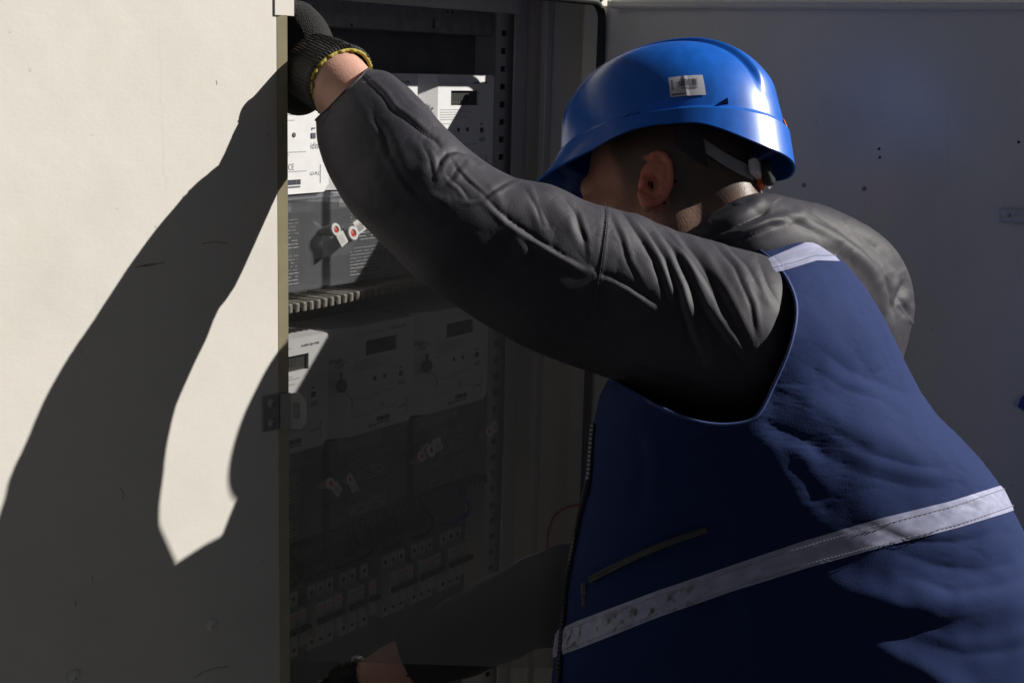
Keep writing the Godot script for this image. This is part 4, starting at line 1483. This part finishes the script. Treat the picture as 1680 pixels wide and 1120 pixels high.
var vest_g: Dictionary
var vest_cells := {}
func near_cells(g: Dictionary) -> Dictionary:
	var out := {}
	for i in g.p.size():
		if g.n[i].dot(g.p[i] - eye) > 0: continue
		var s := proj(g.p[i])
		var key := Vector2i(int(s.x / 12.0), int(s.y / 12.0))
		if not out.has(key): out[key] = []
		out[key].append([s, g.n[i]])
	return out
func lookup(cells: Dictionary, px: float, py: float) -> Array:
	var best := 1e9
	var z := 1.5
	var n := Vector3.BACK
	for dx in range(-1, 2):
		for dy in range(-1, 2):
			for q in cells.get(Vector2i(int(px / 12.0) + dx, int(py / 12.0) + dy), []):
				var d := Vector2(q[0].x - px, q[0].y - py).length_squared()
				if d < best:
					best = d
					z = q[0].z
					n = q[1]
	return [at(px, py, z), n]
func on_vest(px: float, py: float) -> Vector3:
	# nearest near-side point of the vest grid
	if vest_cells.is_empty():
		for i in vest_g.p.size():
			var s: Vector3 = vest_g.s[i]
			if s.z < 0: continue
			var key := Vector2i(int(s.x / 12.0), int(s.y / 12.0))
			if not vest_cells.has(key): vest_cells[key] = []
			vest_cells[key].append(s)
	var best := 1e9
	var z := 1.5
	for dx in range(-2, 3):
		for dy in range(-2, 3):
			for s in vest_cells.get(Vector2i(int(px / 12.0) + dx, int(py / 12.0) + dy), []):
				var d := Vector2(s.x - px, s.y - py).length_squared()
				if d < best:
					best = d
					z = s.z
	return at(px, py, z)
func strip_on_vest(top: PackedVector2Array, bot: PackedVector2Array, j0: int, j1: int, lift: float, rows := 7) -> Array:
	# rows x columns of points between two pixel curves, found along the loft's columns
	var p := PackedVector3Array()
	var n := PackedVector3Array()
	var cols := 0
	var acc := []
	for j in range(j0, j1):
		var jj: int = (j + vest_g.nv * 4) % int(vest_g.nv)
		var hit := [-1.0, -1.0]
		for c in 2:
			var cv := top if c == 0 else bot
			var prev := 0.0
			for i in vest_g.nu:
				var s: Vector3 = vest_g.s[i * vest_g.nv + jj]
				var d := s.y - curve_y(cv, s.x)
				if i > 3 and prev < 0 and d >= 0:
					hit[c] = i - d / (d - prev)
					break
				prev = d
		if hit[0] < 0 or hit[1] < 0: continue
		acc.append([jj, hit[0], hit[1]])
	for a in acc:
		for r in rows:
			var x: float = lerpf(a[1], a[2], r / float(rows - 1))
			var i := mini(int(x), vest_g.nu - 2)
			var t := x - i
			var q: Vector3 = vest_g.p[i * vest_g.nv + a[0]].lerp(vest_g.p[(i + 1) * vest_g.nv + a[0]], t)
			var nn: Vector3 = vest_g.n[i * vest_g.nv + a[0]].lerp(vest_g.n[(i + 1) * vest_g.nv + a[0]], t).normalized()
			var lf := lift if r > 0 and r < rows - 1 else lift * 0.35
			p.append(q + nn * lf); n.append(nn)
		cols += 1
	return [p, n, cols, rows]

func build_vest(o: Node3D) -> void:
	var sts := [
		[1220, 416, 1330, 391, 1.556, 0.04], [1180, 440, 1388, 428, 1.556, 0.11], [1112, 500, 1440, 486, 1.556, 0.165],
		[1040, 565, 1478, 548, 1.556, 0.19], [988, 642, 1518, 617, 1.566, 0.20], [965, 740, 1562, 680, 1.576, 0.205],
		[946, 850, 1608, 745, 1.586, 0.205], [925, 1000, 1656, 838, 1.601, 0.205], [910, 1130, 1704, 935, 1.616, 0.205],
		[903, 1300, 1772, 1085, 1.636, 0.20], [900, 1480, 1840, 1260, 1.656, 0.19]]
	# swap so that U is the back edge
	var st2 := []
	for s in sts: st2.append([s[2], s[3], s[0], s[1], s[4], s[5]])
	var f := []
	f.append([pv([1250, 690, 1300, 712, 1345, 735, 1350, 760]), 0.0034, 16.0, 2])
	f.append([pv([1260, 700, 1290, 740, 1330, 800, 1370, 850]), 0.0024, 16.0, 2])
	f.append([pv([1310, 650, 1370, 690, 1450, 720, 1530, 740]), 0.0041, 26.0, 0])
	f.append([pv([1330, 560, 1400, 610, 1480, 640, 1540, 665]), 0.0034, 28.0, 2])
	f.append([pv([1340, 740, 1420, 780, 1500, 800, 1570, 800]), 0.0024, 24.0, 1])
	f.append([pv([1330, 940, 1400, 970, 1480, 985, 1560, 980]), 0.0048, 24.0, 0])
	f.append([pv([1370, 1010, 1440, 1030, 1530, 1030, 1600, 1010]), 0.0041, 20.0, 1])
	f.append([pv([1380, 1025, 1450, 1065, 1530, 1110, 1600, 1150]), 0.0061, 24.0, 0])
	f.append([pv([1460, 900, 1540, 930, 1610, 935, 1680, 920]), 0.0041, 24.0, 2])
	f.append([pv([1480, 1000, 1560, 1010, 1640, 1000, 1690, 980]), 0.0041, 26.0, 0])
	f.append([pv([1350, 470, 1400, 520, 1450, 570]), 0.0027, 26.0, 0])
	f.append([pv([1040, 700, 1060, 760, 1052, 830]), 0.0027, 12.0, 1])
	f.append([pv([1210, 940, 1235, 1020, 1260, 1120]), 0.0048, 18.0, 0])
	f.append([pv([1330, 600, 1390, 640, 1450, 660, 1510, 700]), 0.0015, 9.0, 1])
	f.append([pv([1360, 700, 1430, 745, 1500, 765, 1560, 770]), 0.0015, 9.0, 2])
	f.append([pv([1420, 860, 1500, 890, 1580, 890, 1640, 870]), 0.0017, 9.0, 1])
	f.append([pv([1480, 940, 1560, 970, 1640, 960, 1700, 940]), 0.0017, 10.0, 2])
	f.append([pv([1500, 1050, 1580, 1075, 1650, 1070, 1720, 1050]), 0.0020, 12.0, 1])
	f.append([pv([1400, 470, 1440, 540, 1470, 600]), 0.0014, 10.0, 1])
	var g := loft(st2, 300, 240, f, 0.0042, 7.0, 17, 2.25, 0.20, 0.0012)
	var hole := pv([1238, 405, 1268, 425, 1292, 455, 1307, 490, 1308, 520, 1300, 560, 1285, 600, 1268, 634, 1254, 668, 1238, 690, 1205, 697, 1165, 697, 1125, 686, 1085, 670, 1040, 645, 990, 614, 930, 600, 930, 380, 1230, 380])
	# edge vertices snap to the armhole
	var sc := []
	for i in g.p.size():
		var s := proj(g.p[i])
		var near: bool = g.n[i].dot(g.p[i] - eye) < 0.0
		if near and s.x > 900 and s.x < 1325 and s.y < 715:
			var best := 1e9
			var bp := Vector2.ZERO
			for k in hole.size() - 3:
				var q := Geometry2D.get_closest_point_to_segment(Vector2(s.x, s.y), hole[k], hole[k + 1])
				var d := q.distance_to(Vector2(s.x, s.y))
				if d < best:
					best = d
					bp = q
			if best < 2.6:
				g.p[i] = at(bp.x, bp.y, s.z)
				s = Vector3(bp.x, bp.y, s.z)
		sc.append(Vector3(s.x, s.y, s.z if near else -s.z))
	g.n = grid_normals(g.p, g.nu, g.nv, true, g.c)
	var keep := PackedByteArray()
	keep.resize(g.nu * g.nv)
	keep.fill(1)
	for i in g.nu - 1:
		for j in g.nv:
			var c := Vector2.ZERO
			var near := true
			for q in [[0, 0], [1, 0], [0, 1], [1, 1]]:
				var s: Vector3 = sc[(i + q[0]) * g.nv + (j + q[1]) % int(g.nv)]
				c += Vector2(s.x, s.y) * 0.25
				if s.z < 0: near = false
			if near and Geometry2D.is_point_in_polygon(c, hole): keep[i * g.nv + j] = 0
	g["s"] = sc
	vest_g = g
	var m := Mb.new()
	loft_into(m, g, true, true, keep)
	var v := part("vest", m, K.vest, o)
	# piping round the armhole
	var pp := []
	for k in range(1, 16):
		for t in 4:
			var q := hole[k - 1].lerp(hole[k], t / 4.0)
			pp.append(on_vest(q.x, q.y))
	# relax the depth steps left by the nearest-vertex lookup
	for it in 6:
		var cp := pp.duplicate()
		for i in range(1, pp.size() - 1): pp[i] = (cp[i - 1] + cp[i] * 2.0 + cp[i + 1]) * 0.25
	m = Mb.new()
	m.tube(pp, 0.0019, 10)
	part("piping", m, K.piping, v)
	# reflective tape round the waist
	var nv: int = g.nv
	var st := strip_on_vest(pv([900, 1042, 948, 1018, 1080, 968, 1200, 927, 1318, 887, 1440, 851, 1560, 822, 1640, 797, 1720, 772]), pv([900, 1082, 955, 1062, 1080, 1012, 1200, 970, 1325, 931, 1450, 896, 1570, 866, 1655, 840, 1740, 812]), nv / 2 + 2, nv - 2, 0.0022)
	m = Mb.new()
	m.grid(st[0], st[1], st[2], st[3], false, PackedByteArray(), 1.0 / maxf(1.0, st[2]), 1.0 / 6.0)
	part("reflective_tape", m, K.tape, v)
	stitch(v, st, 1, 0.0010); stitch(v, st, 5, 0.0010)
	st = strip_on_vest(pv([1255, 427, 1325, 397, 1400, 372]), pv([1255, 452, 1292, 443, 1340, 428, 1385, 429, 1450, 440]), nv / 2 + 20, nv - 4, 0.0022)
	m = Mb.new()
	if st[2] > 2:
		m.grid(st[0], st[1], st[2], st[3], false, PackedByteArray(), 0.05 / maxf(1.0, st[2]), 1.0 / 6.0)
		part("reflective_tape", m, K.tape, v)
		stitch(v, st, 5, 0.0010)
	# front zip
	m = Mb.new()
	var tape := Mb.new()
	var zp := []
	for i in 61:
		var t := i / 60.0
		var y := lerpf(695, 1118, t)
		var x := curve_y(pv([695, 971, 740, 967, 790, 964, 850, 947, 950, 928, 1050, 918, 1118, 913]), y) + 5
		zp.append(on_vest(x, y) + Vector3(-0.002, 0, 0.003))
	for it in 8:
		var cp := zp.duplicate()
		for i in range(1, zp.size() - 1): zp[i] = (cp[i - 1] + cp[i] * 2.0 + cp[i + 1]) * 0.25
	tape.tube(zp, 0.0032, 8)
	var z := part("front_zip", tape, K.thread_dark, v)
	var mp := Mb.new()
	for i in range(0, 60):
		for t in 2:
			var q: Vector3 = zp[i].lerp(zp[i + 1], t / 3.0)
			var u: Vector3 = (zp[i + 1] - zp[i]).normalized()
			var x := Transform3D(Basis(Vector3.UP.cross(u).normalized() if absf(u.y) < 0.99 else Vector3.RIGHT, u, Vector3.BACK).orthonormalized(), q + Vector3(-0.0015, 0, 0.003))
			(m if i > 12 else mp).box(Vector3(-0.0016, -0.0005, -0.0008), Vector3(0.0016, 0.0005, 0.0008), 0.0, x)
	part("zip_teeth", m, K.zip, z)
	part("zip_teeth", mp, K.zip_pale, z)
	# chest pocket zip
	zp = []
	for i in 41:
		var t := i / 40.0
		zp.append(on_vest(lerpf(968, 1160, t), lerpf(950, 868, t) - 6.0 * sin(t * PI)) + Vector3(0, 0.001, 0.003))
	for it in 8:
		var cp := zp.duplicate()
		for i in range(1, zp.size() - 1): zp[i] = (cp[i - 1] + cp[i] * 2.0 + cp[i + 1]) * 0.25
	tape = Mb.new()
	tape.tube(zp, 0.0034, 8)
	z = part("pocket_zip", tape, K.thread_dark, v)
	m = Mb.new()
	for i in 40:
		for t in 2:
			var q: Vector3 = zp[i].lerp(zp[i + 1], t / 2.0)
			var u: Vector3 = (zp[i + 1] - zp[i]).normalized()
			var x := Transform3D(Basis(u, Vector3.UP, Vector3.BACK).orthonormalized(), q + Vector3(0, 0, 0.0032))
			m.box(Vector3(-0.0005, -0.0020, -0.0006), Vector3(0.0005, 0.0020, 0.0006), 0.0, x)
	part("zip_teeth", m, K.zip, z)
	m = Mb.new()
	var pl: Vector3 = on_vest(957, 958) + Vector3(0, 0, 0.006)
	m.box(Vector3(-0.003, -0.010, 0), Vector3(0.003, 0.004, 0.002), 0.001, Transform3D(Basis(Vector3.BACK, 0.1), pl))
	m.box(Vector3(-0.002, -0.022, 0), Vector3(0.002, -0.011, 0.0015), 0.0007, Transform3D(Basis(Vector3.BACK, 0.05), pl))
	part("zip_pull", m, K.zip, z)

func stitch(v: Node, st: Array, row: int, lift: float) -> void:
	var m := Mb.new()
	var rows: int = st[3]
	for c in range(0, int(st[2]) - 1):
		var a: Vector3 = st[0][c * rows + row]
		var b: Vector3 = st[0][(c + 1) * rows + row]
		var n: Vector3 = st[1][c * rows + row]
		var k := maxi(1, int((b - a).length() / 0.0035))
		for i in k:
			var p := a.lerp(b, (i + 0.15) / k) + n * lift
			var q := a.lerp(b, (i + 0.75) / k) + n * lift
			m.tube([p, p.lerp(q, 0.5) + n * 0.0003, q], 0.00035, 4)
	part("stitching", m, K.thread, v)

func build_lower(o: Node3D) -> void:
	var hip := at(1440, 1330, 1.60)
	var fw := Vector3(-0.9, 0, -0.43).normalized()
	var rt := fw.cross(Vector3.UP)
	var m := Mb.new()
	var b := Mb.new()
	for s in [-1.0, 1.0]:
		var foot: Vector3 = Vector3(hip.x, 0.06, hip.z) + rt * 0.13 * s + fw * (0.05 if s < 0 else -0.22)
		var kn: Vector3 = (hip + rt * 0.1 * s + foot) * 0.5 + fw * (0.12 if s < 0 else 0.10)
		var ps := []
		var rr := []
		for i in 26:
			var t := i / 25.0
			var p: Vector3 = hip + rt * 0.09 * s
			ps.append(p.lerp(kn, t * 2.0) if t < 0.5 else kn.lerp(foot + Vector3(0, 0.04, 0), t * 2.0 - 1.0))
			rr.append(lerpf(0.125, 0.085, t * 2.0) + 0.004 * sin(i * 1.9) if t < 0.5 else lerpf(0.085, 0.075, t * 2.0 - 1.0) + 0.005 * sin(i * 2.3))
		m.tube(ps, rr, 28)
		b = Mb.new()
		b.tube([foot - fw * 0.09 + Vector3(0, -0.012, 0), foot - fw * 0.06 + Vector3(0, -0.008, 0), foot + fw * 0.06 + Vector3(0, -0.012, 0), foot + fw * 0.15 + Vector3(0, -0.02, 0), foot + fw * 0.19 + Vector3(0, -0.025, 0)], [0.03, 0.048, 0.046, 0.038, 0.012], 20)
		b.tube([foot + Vector3(0, -0.01, 0), foot + Vector3(0, 0.12, 0)], 0.05, 18)
		part("boot", b, K.boot, o)
	part("trousers", m, K.trouser, o)

func build_gloves(o: Node3D) -> void:
	# left hand: palm against the inside of the nearly closed leaf, fingers reaching behind it
	var dn := Vector3(-sin(DOOR_PSI), 0, cos(DOOR_PSI))
	var dd := Vector3(cos(DOOR_PSI), 0, sin(DOOR_PSI))
	var pc := at(492, 98, 1.615)
	var hand := []
	var w0 := at(522, 112, 1.585)
	hand.append([0, w0, pc, 0.036, 0.034, 0.02])
	hand.append([0, pc + Vector3(0, 0.026, 0), pc - Vector3(0, 0.028, 0), 0.026, 0.026, 0.02])
	hand.append([0, at(497, 55, 1.60), at(488, 150, 1.615), 0.024, 0.026, 0.02])
	for i in 4:
		var k := pc + Vector3(0, 0.036 - 0.0245 * i, 0) - dd * 0.018
		var len_: float = [0.036, 0.041, 0.038, 0.030][i]
		var p1 := k - dd * len_ - dn * 0.010
		var p2 := p1 - dd * len_ * 0.7 + dn * 0.006
		var p3 := p2 - dd * len_ * 0.5 + dn * 0.010
		hand.append([0, k, p1, 0.0135, 0.0125, 0.008])
		hand.append([0, p1, p2, 0.0125, 0.0115, 0.004])
		hand.append([0, p2, p3, 0.0115, 0.0095, 0.004])
	var t0 := at(512, 62, 1.59)
	var t1 := at(492, 26, 1.60)
	var t2 := t1 - dd * 0.03 + Vector3(0, 0.012, 0)
	hand.append([0, t0, t1, 0.018, 0.0145, 0.014])
	hand.append([0, t1, t2, 0.0145, 0.011, 0.006])
	var m := Mb.new()
	var bb := AABB(pc, Vector3.ZERO)
	for q in hand: bb = bb.expand(q[1]).expand(q[2])
	bb = bb.grow(0.04)
	nets(m, hand, bb.position, bb.end, 0.0042, Transform3D.IDENTITY, func(_p): return Color(1, 1, 1))
	var gl := part("glove", m, K.glove, o)
	# ribbed cuff
	var ca := at(506, 108, 1.590)
	var cb := at(562, 137, 1.540)
	cuff(gl, ca, cb, 0.036, 0.040, K.cuff_edge)
	# right hand, deep in the shade at the breakers
	var rw := at(598, 1128, 1.855)
	var rw0 := at(655, 1098, 1.845)
	var ax := (rw - rw0).normalized()
	var sd := ax.cross(cn).normalized()
	var up := sd.cross(ax)
	hand = []
	var pa := rw + ax * 0.045
	hand.append([0, rw, pa, 0.033, 0.03, 0.02])
	hand.append([0, pa + sd * 0.026, pa - sd * 0.026, 0.022, 0.022, 0.02])
	for i in 4:
		var k := pa + sd * (0.034 - 0.0225 * i) + ax * 0.02
		var l: float = [0.034, 0.040, 0.037, 0.029][i]
		var p1 := k + ax * l + cn * 0.004
		var p2 := p1 + ax * l * 0.55 - cn * 0.014
		var p3 := p2 + ax * l * 0.2 - cn * 0.016
		hand.append([0, k, p1, 0.0125, 0.0115, 0.006])
		hand.append([0, p1, p2, 0.0115, 0.0105, 0.004])
		hand.append([0, p2, p3, 0.0105, 0.009, 0.004])
	hand.append([0, rw + ax * 0.02 - sd * 0.02, pa - sd * 0.055 + ax * 0.01, 0.017, 0.0135, 0.01])
	hand.append([0, pa - sd * 0.055 + ax * 0.01, pa - sd * 0.05 + ax * 0.042 - cn * 0.008, 0.0135, 0.0105, 0.004])
	m = Mb.new()
	bb = AABB(pa, Vector3.ZERO)
	for q in hand: bb = bb.expand(q[1]).expand(q[2])
	bb = bb.grow(0.04)
	nets(m, hand, bb.position, bb.end, 0.0055, Transform3D.IDENTITY, func(_p): return Color(1, 1, 1))
	gl = part("glove", m, K.glove, o)
	cuff(gl, rw + ax * 0.035, rw - ax * 0.008, 0.038, 0.040, K.cuff)

func cuff(gl: Node, a: Vector3, b: Vector3, ra: float, rb: float, edge: Material) -> void:
	var ax := (b - a).normalized()
	var s := ax.cross(Vector3.UP).normalized()
	var u := ax.cross(s)
	var nu := 22
	var nv := 360
	var p := PackedVector3Array()
	var c := PackedVector3Array()
	for i in nu:
		var t := i / float(nu - 1)
		var ce := a.lerp(b, t)
		c.append(ce)
		for j in nv:
			var ph := TAU * j / nv
			var r := lerpf(ra, rb, t) + 0.0011 * cos(ph * 62.0) * (0.8 + 0.4 * sin(ph * 7.0)) + 0.002 * sin(t * PI) + 0.0016 * sin(ph * 3.0 + t * 2.0)
			if t > 0.85: r += 0.0022 * sin((t - 0.85) / 0.15 * PI)
			if t < 0.12: r -= 0.004 * (1.0 - t / 0.12)
			p.append(ce + (s * cos(ph) + u * sin(ph)) * r)
	var m := Mb.new()
	m.grid(p, grid_normals(p, nu, nv, true, c), nu, nv, true)
	var cf := part("knit_cuff", m, K.cuff, gl)
	var ring := []
	for j in range(0, nv + 1, 4):
		var ph := TAU * j / nv
		ring.append(b - ax * 0.0005 + (s * cos(ph) + u * sin(ph)) * (rb - 0.0022 + 0.0016 * sin(ph * 3.0 + 2.0)) + ax * (0.0012 * sin(ph * 31.0) + 0.001 * sin(ph * 17.0)))
	m = Mb.new()
	m.tube(ring, 0.0021, 8, false)
	part("overlock_edge", m, edge, cf)

# ------------------------------------------------------------------ helmet
func rim_y(th: float) -> float:
	# lower edge of the shell, 0 = front, PI = back
	var c := cos(th)
	var y := -0.018
	y += -0.020 * smoothstep(0.2, 1.0, c)
	y += -0.033 * smoothstep(0.40, 1.0, -c)
	y += 0.006 * exp(-pow((c + 0.05) / 0.3, 2))
	return y
func helm(th: float, v: float) -> Vector3:
	# v 0 rim .. 0.25 top of the band .. 1 crown
	var c := cos(th)
	var s := sin(th)
	var a := 0.150 if c > 0 else 0.158
	var bw := 0.116
	var band := 0.004 + 0.030 * maxf(0.0, c)
	band = 0.010 + 0.006 * c
	var pr := rim_y(th)
	var y: float
	var k: float
	var out := 0.0
	if v < 0.25:
		var t := v / 0.25
		y = lerpf(pr, band, t)
		k = 1.0
		out = 0.0065 + 0.001 * (1.0 - t) * smoothstep(-0.2, -0.9, c) + 0.001 * (1.0 - t)
		if t > 0.88: out -= 0.0065 * smoothstep(0.88, 1.0, t)
		# peak
		var pk := smoothstep(0.35, 0.98, c)
		out += 0.042 * pk * pow(1.0 - t, 1.6)
	else:
		var t := (v - 0.25) / 0.75
		var an := t * PI * 0.5
		k = pow(cos(an), 0.81)
		y = band + (0.148 - band) * pow(sin(an), 0.92)
		# raised centre band from back to front, narrowing forward
		var zc := s * bw * k
		var hw := 0.040
		var e := smoothstep(hw, hw - 0.006, absf(zc)) * smoothstep(0.12, 0.3, t)
		y += 0.0060 * e * sin(an)
		out += 0.0050 * e * cos(an)
		# grooves along the band
		out -= 0.0036 * exp(-pow((absf(zc) - hw - 0.003) / 0.0028, 2)) * smoothstep(0.1, 0.3, t) * (1.0 if t < 0.97 else 0.0)
	return Vector3(c * (a * k + out), y, s * (bw * k + out * (1.0 if v >= 0.25 else 1.0)))

func build_helmet() -> void:
	var hx := head_x
	hx.origin = head_x * Vector3(-0.008, 0.046, 0)
	hx.basis = hx.basis.scaled_local(Vector3.ONE * 0.895)
	var o := thing("safety_helmet", "glossy blue safety helmet with a barcode sticker, worn by the worker", "helmet", hx)
	var nt := 240
	var nv := 110
	var p := PackedVector3Array()
	var c := PackedVector3Array()
	for i in nv:
		var v := float(i) / (nv - 1)
		c.append(Vector3(0, 0.0, 0))
		for j in nt:
			p.append(helm(TAU * j / nt, minf(v, 0.9995)))
	var m := Mb.new()
	var n := grid_normals(p, nv, nt, true, c)
	m.grid(p, n, nv, nt, true)
	# inner skin 3 mm inside, closed at the rim
	var q := PackedVector3Array()
	var qn := PackedVector3Array()
	for i in p.size():
		q.append(p[i] - n[i] * 0.003); qn.append(-n[i])
	m.grid(q, qn, nv, nt, true)
	for j in nt:
		var j2 := (j + 1) % nt
		m.quad(p[j], p[j2], q[j2], q[j], Vector3.DOWN)
	part("shell", m, K.helmet, o)
	# flat dark notch, its inner shade put into the colour; clips along the band
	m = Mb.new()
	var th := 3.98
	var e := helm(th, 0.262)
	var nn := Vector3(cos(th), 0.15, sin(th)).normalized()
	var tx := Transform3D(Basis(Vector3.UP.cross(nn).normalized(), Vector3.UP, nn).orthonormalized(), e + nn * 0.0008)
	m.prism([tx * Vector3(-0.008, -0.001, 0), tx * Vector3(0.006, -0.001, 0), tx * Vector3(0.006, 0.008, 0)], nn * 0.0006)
	part("painted_slot", m, K.void, o)
	m = Mb.new()
	for t2 in [4.72, 4.80]:
		var e2 := helm(t2, 0.25)
		var n2 := Vector3(cos(t2), 0, sin(t2))
		m.box(Vector3(-0.004, -0.001, -0.002), Vector3(0.004, 0.0025, 0.0015), 0.0008, Transform3D(Basis(Vector3.UP.cross(n2), Vector3.UP, n2), e2 + n2 * 0.004))
	part("moulded_clip", m, K.helmet, o)
	m = Mb.new()
	var e3 := helm(PI - 0.16, 0.27)
	var n3 := Vector3(cos(PI - 0.16), 0.3, sin(PI - 0.16)).normalized()
	m.lathe(e3, n3, [Vector2(0.009, -0.002), Vector2(0.009, 0.002), Vector2(0.006, 0.003), Vector2(0, 0.003)], 16)
	part("orange_button", m, K.orange, o)
	# flat black vents beside the centre band, their inner shade put into colour
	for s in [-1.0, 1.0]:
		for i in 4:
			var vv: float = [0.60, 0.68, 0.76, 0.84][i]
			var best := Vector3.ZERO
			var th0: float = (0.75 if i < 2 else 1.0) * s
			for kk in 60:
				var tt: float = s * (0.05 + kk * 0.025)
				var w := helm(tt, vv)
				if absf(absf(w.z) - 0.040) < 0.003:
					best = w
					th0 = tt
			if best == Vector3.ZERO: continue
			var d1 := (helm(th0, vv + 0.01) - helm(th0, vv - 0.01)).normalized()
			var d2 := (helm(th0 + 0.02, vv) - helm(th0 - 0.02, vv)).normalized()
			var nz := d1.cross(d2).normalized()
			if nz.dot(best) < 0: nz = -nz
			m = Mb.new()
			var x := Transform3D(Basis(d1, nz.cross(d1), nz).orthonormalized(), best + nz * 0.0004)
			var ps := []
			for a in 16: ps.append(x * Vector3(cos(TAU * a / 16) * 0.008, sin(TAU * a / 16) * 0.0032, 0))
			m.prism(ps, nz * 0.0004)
			part("painted_vent", m, K.black, o)
	# barcode sticker moulded to the shell
	var cols := 24
	var rows := 10
	var sp := PackedVector3Array()
	var sn := PackedVector3Array()
	var tc := 4.28
	var vc := 0.345
	var frame := []
	for i in rows:
		for j in cols:
			var a := tc - (j / float(cols - 1) - 0.5) * 0.30
			var v := vc + (i / float(rows - 1) - 0.5) * 0.100
			var w := helm(a, v)
			var d1 := helm(a, v + 0.01) - helm(a, v - 0.01)
			var d2 := helm(a + 0.02, v) - helm(a - 0.02, v)
			var nz := d1.cross(d2).normalized()
			if nz.dot(w) < 0: nz = -nz
			var crease := 0.0008 * exp(-pow((j - 10.5) / 0.8, 2))
			sp.append(w + nz * (0.0009 + crease)); sn.append(nz)
	m = Mb.new()
	m.grid(sp, grid_normals(sp, rows, cols, false, PackedVector3Array(c.slice(0, rows))), rows, cols, false)
	var stk := part("sticker", m, K.sticker, o)
	m = Mb.new()
	var r := RandomNumberGenerator.new()
	r.seed = 8
	var on_stick := func(u: float, v: float) -> Vector3:
		var fx := clampf(u, 0, 1) * (cols - 1)
		var fy := clampf(v, 0, 1) * (rows - 1)
		var i0 := mini(int(fy), rows - 2)
		var j0 := mini(int(fx), cols - 2)
		var A := sp[i0 * cols + j0].lerp(sp[i0 * cols + j0 + 1], fx - j0)
		var B := sp[(i0 + 1) * cols + j0].lerp(sp[(i0 + 1) * cols + j0 + 1], fx - j0)
		return A.lerp(B, fy - i0) + sn[i0 * cols + j0] * 0.0004
	var u := 0.28
	while u < 0.82:
		var w := r.randf_range(0.008, 0.026)
		m.quad(on_stick.call(u, 0.45), on_stick.call(u + w, 0.45), on_stick.call(u + w, 0.82), on_stick.call(u, 0.82), sn[5])
		u += w + r.randf_range(0.008, 0.018)
	u = 0.36
	while u < 0.78:
		m.quad(on_stick.call(u, 0.32), on_stick.call(u + 0.025, 0.32), on_stick.call(u + 0.025, 0.40), on_stick.call(u, 0.40), sn[5])
		u += 0.036
	u = 0.04
	while u < 0.42:
		m.quad(on_stick.call(u, 0.06), on_stick.call(u + 0.03, 0.06), on_stick.call(u + 0.03, 0.14), on_stick.call(u, 0.14), sn[5])
		u += 0.04
	for k in 5:
		m.quad(on_stick.call(0.06, 0.35 + k * 0.1), on_stick.call(0.12, 0.33 + k * 0.1), on_stick.call(0.12, 0.39 + k * 0.1), on_stick.call(0.06, 0.41 + k * 0.1), sn[5])
	part("barcode", m, K.ink, stk)
	# headband and ratchet
	m = Mb.new()
	var hp := PackedVector3Array()
	var hc := PackedVector3Array()
	for i in 5:
		hc.append(Vector3(-0.004, -0.03, 0))
		for j in 120:
			var a := TAU * j / 120
			var back := smoothstep(0.1, 1.0, -cos(a))
			var ht := 0.014 + 0.004 * back
			hp.append(Vector3(-0.004 + cos(a) * (0.103 + 0.010 * back), 0.004 - 0.083 * back + (i / 4.0 - 0.5) * ht * 2.0, sin(a) * 0.0815))
	m.grid(hp, grid_normals(hp, 5, 120, true, hc), 5, 120, true)
	part("headband", m, K.strap_dark, o)
	# side straps from the band up into the shell
	for a0 in [2.05, 4.23]:
		m = Mb.new()
		var sp2 := PackedVector3Array()
		var cc := PackedVector3Array()
		for i in 8:
			cc.append(Vector3.ZERO)
			for j in 6:
				var a: float = a0 + (j / 5.0 - 0.5) * lerpf(0.34, 0.26, i / 7.0)
				var back := smoothstep(0.1, 1.0, -cos(a))
				var t := i / 7.0
				sp2.append(Vector3(-0.004 + cos(a) * lerpf(0.106 + 0.01 * back, 0.115, t), lerpf(-0.030 - 0.055 * back, 0.02, t), sin(a) * lerpf(0.0835, 0.100, t)))
		m.grid(sp2, grid_normals(sp2, 8, 6, false, cc), 8, 6, false)
		part("cradle_strap", m, K.strap_dark, o)
	m = Mb.new()
	var ah := PackedVector3Array()
	var ac := PackedVector3Array()
	for i in 4:
		ac.append(Vector3(-0.004, -0.03, 0))
		for j in 40:
			var a := PI + 0.28 + 0.85 * j / 39.0
			var back := smoothstep(0.1, 1.0, -cos(a))
			ah.append(Vector3(-0.004 + cos(a) * (0.107 + 0.012 * back), 0.010 - 0.076 * back + (i / 3.0 - 0.5) * 0.020, sin(a) * 0.0855))
	var am := Mb.new()
	am.grid(ah, grid_normals(ah, 4, 40, false, ac), 4, 40, false)
	part("adjusting_strap", am, K.strap, o)
	var kb := Vector3(-0.123, -0.061, -0.006)
	m.box(Vector3(-0.006, -0.011, -0.034), Vector3(0.006, 0.011, 0.034), 0.003, Transform3D(Basis.IDENTITY, kb))
	part("ratchet_box", m, K.clear_plastic, o)
	m = Mb.new()
	m.lathe(kb + Vector3(-0.005, 0, 0), Vector3.LEFT, [Vector2(0.0165, 0.0), Vector2(0.0175, 0.002), Vector2(0.0175, 0.009), Vector2(0.016, 0.011), Vector2(0.012, 0.0115), Vector2(0, 0.0115)], 32)
	part("ratchet_knob", m, K.black, o)
	m = Mb.new()
	m.box(Vector3(-0.004, 0.008, -0.009), Vector3(0.006, 0.020, 0.009), 0.003, Transform3D(Basis.IDENTITY, kb))
	m.box(Vector3(-0.004, -0.020, -0.009), Vector3(0.006, -0.008, 0.009), 0.003, Transform3D(Basis.IDENTITY, kb))
	part("orange_insert", m, K.orange, o)
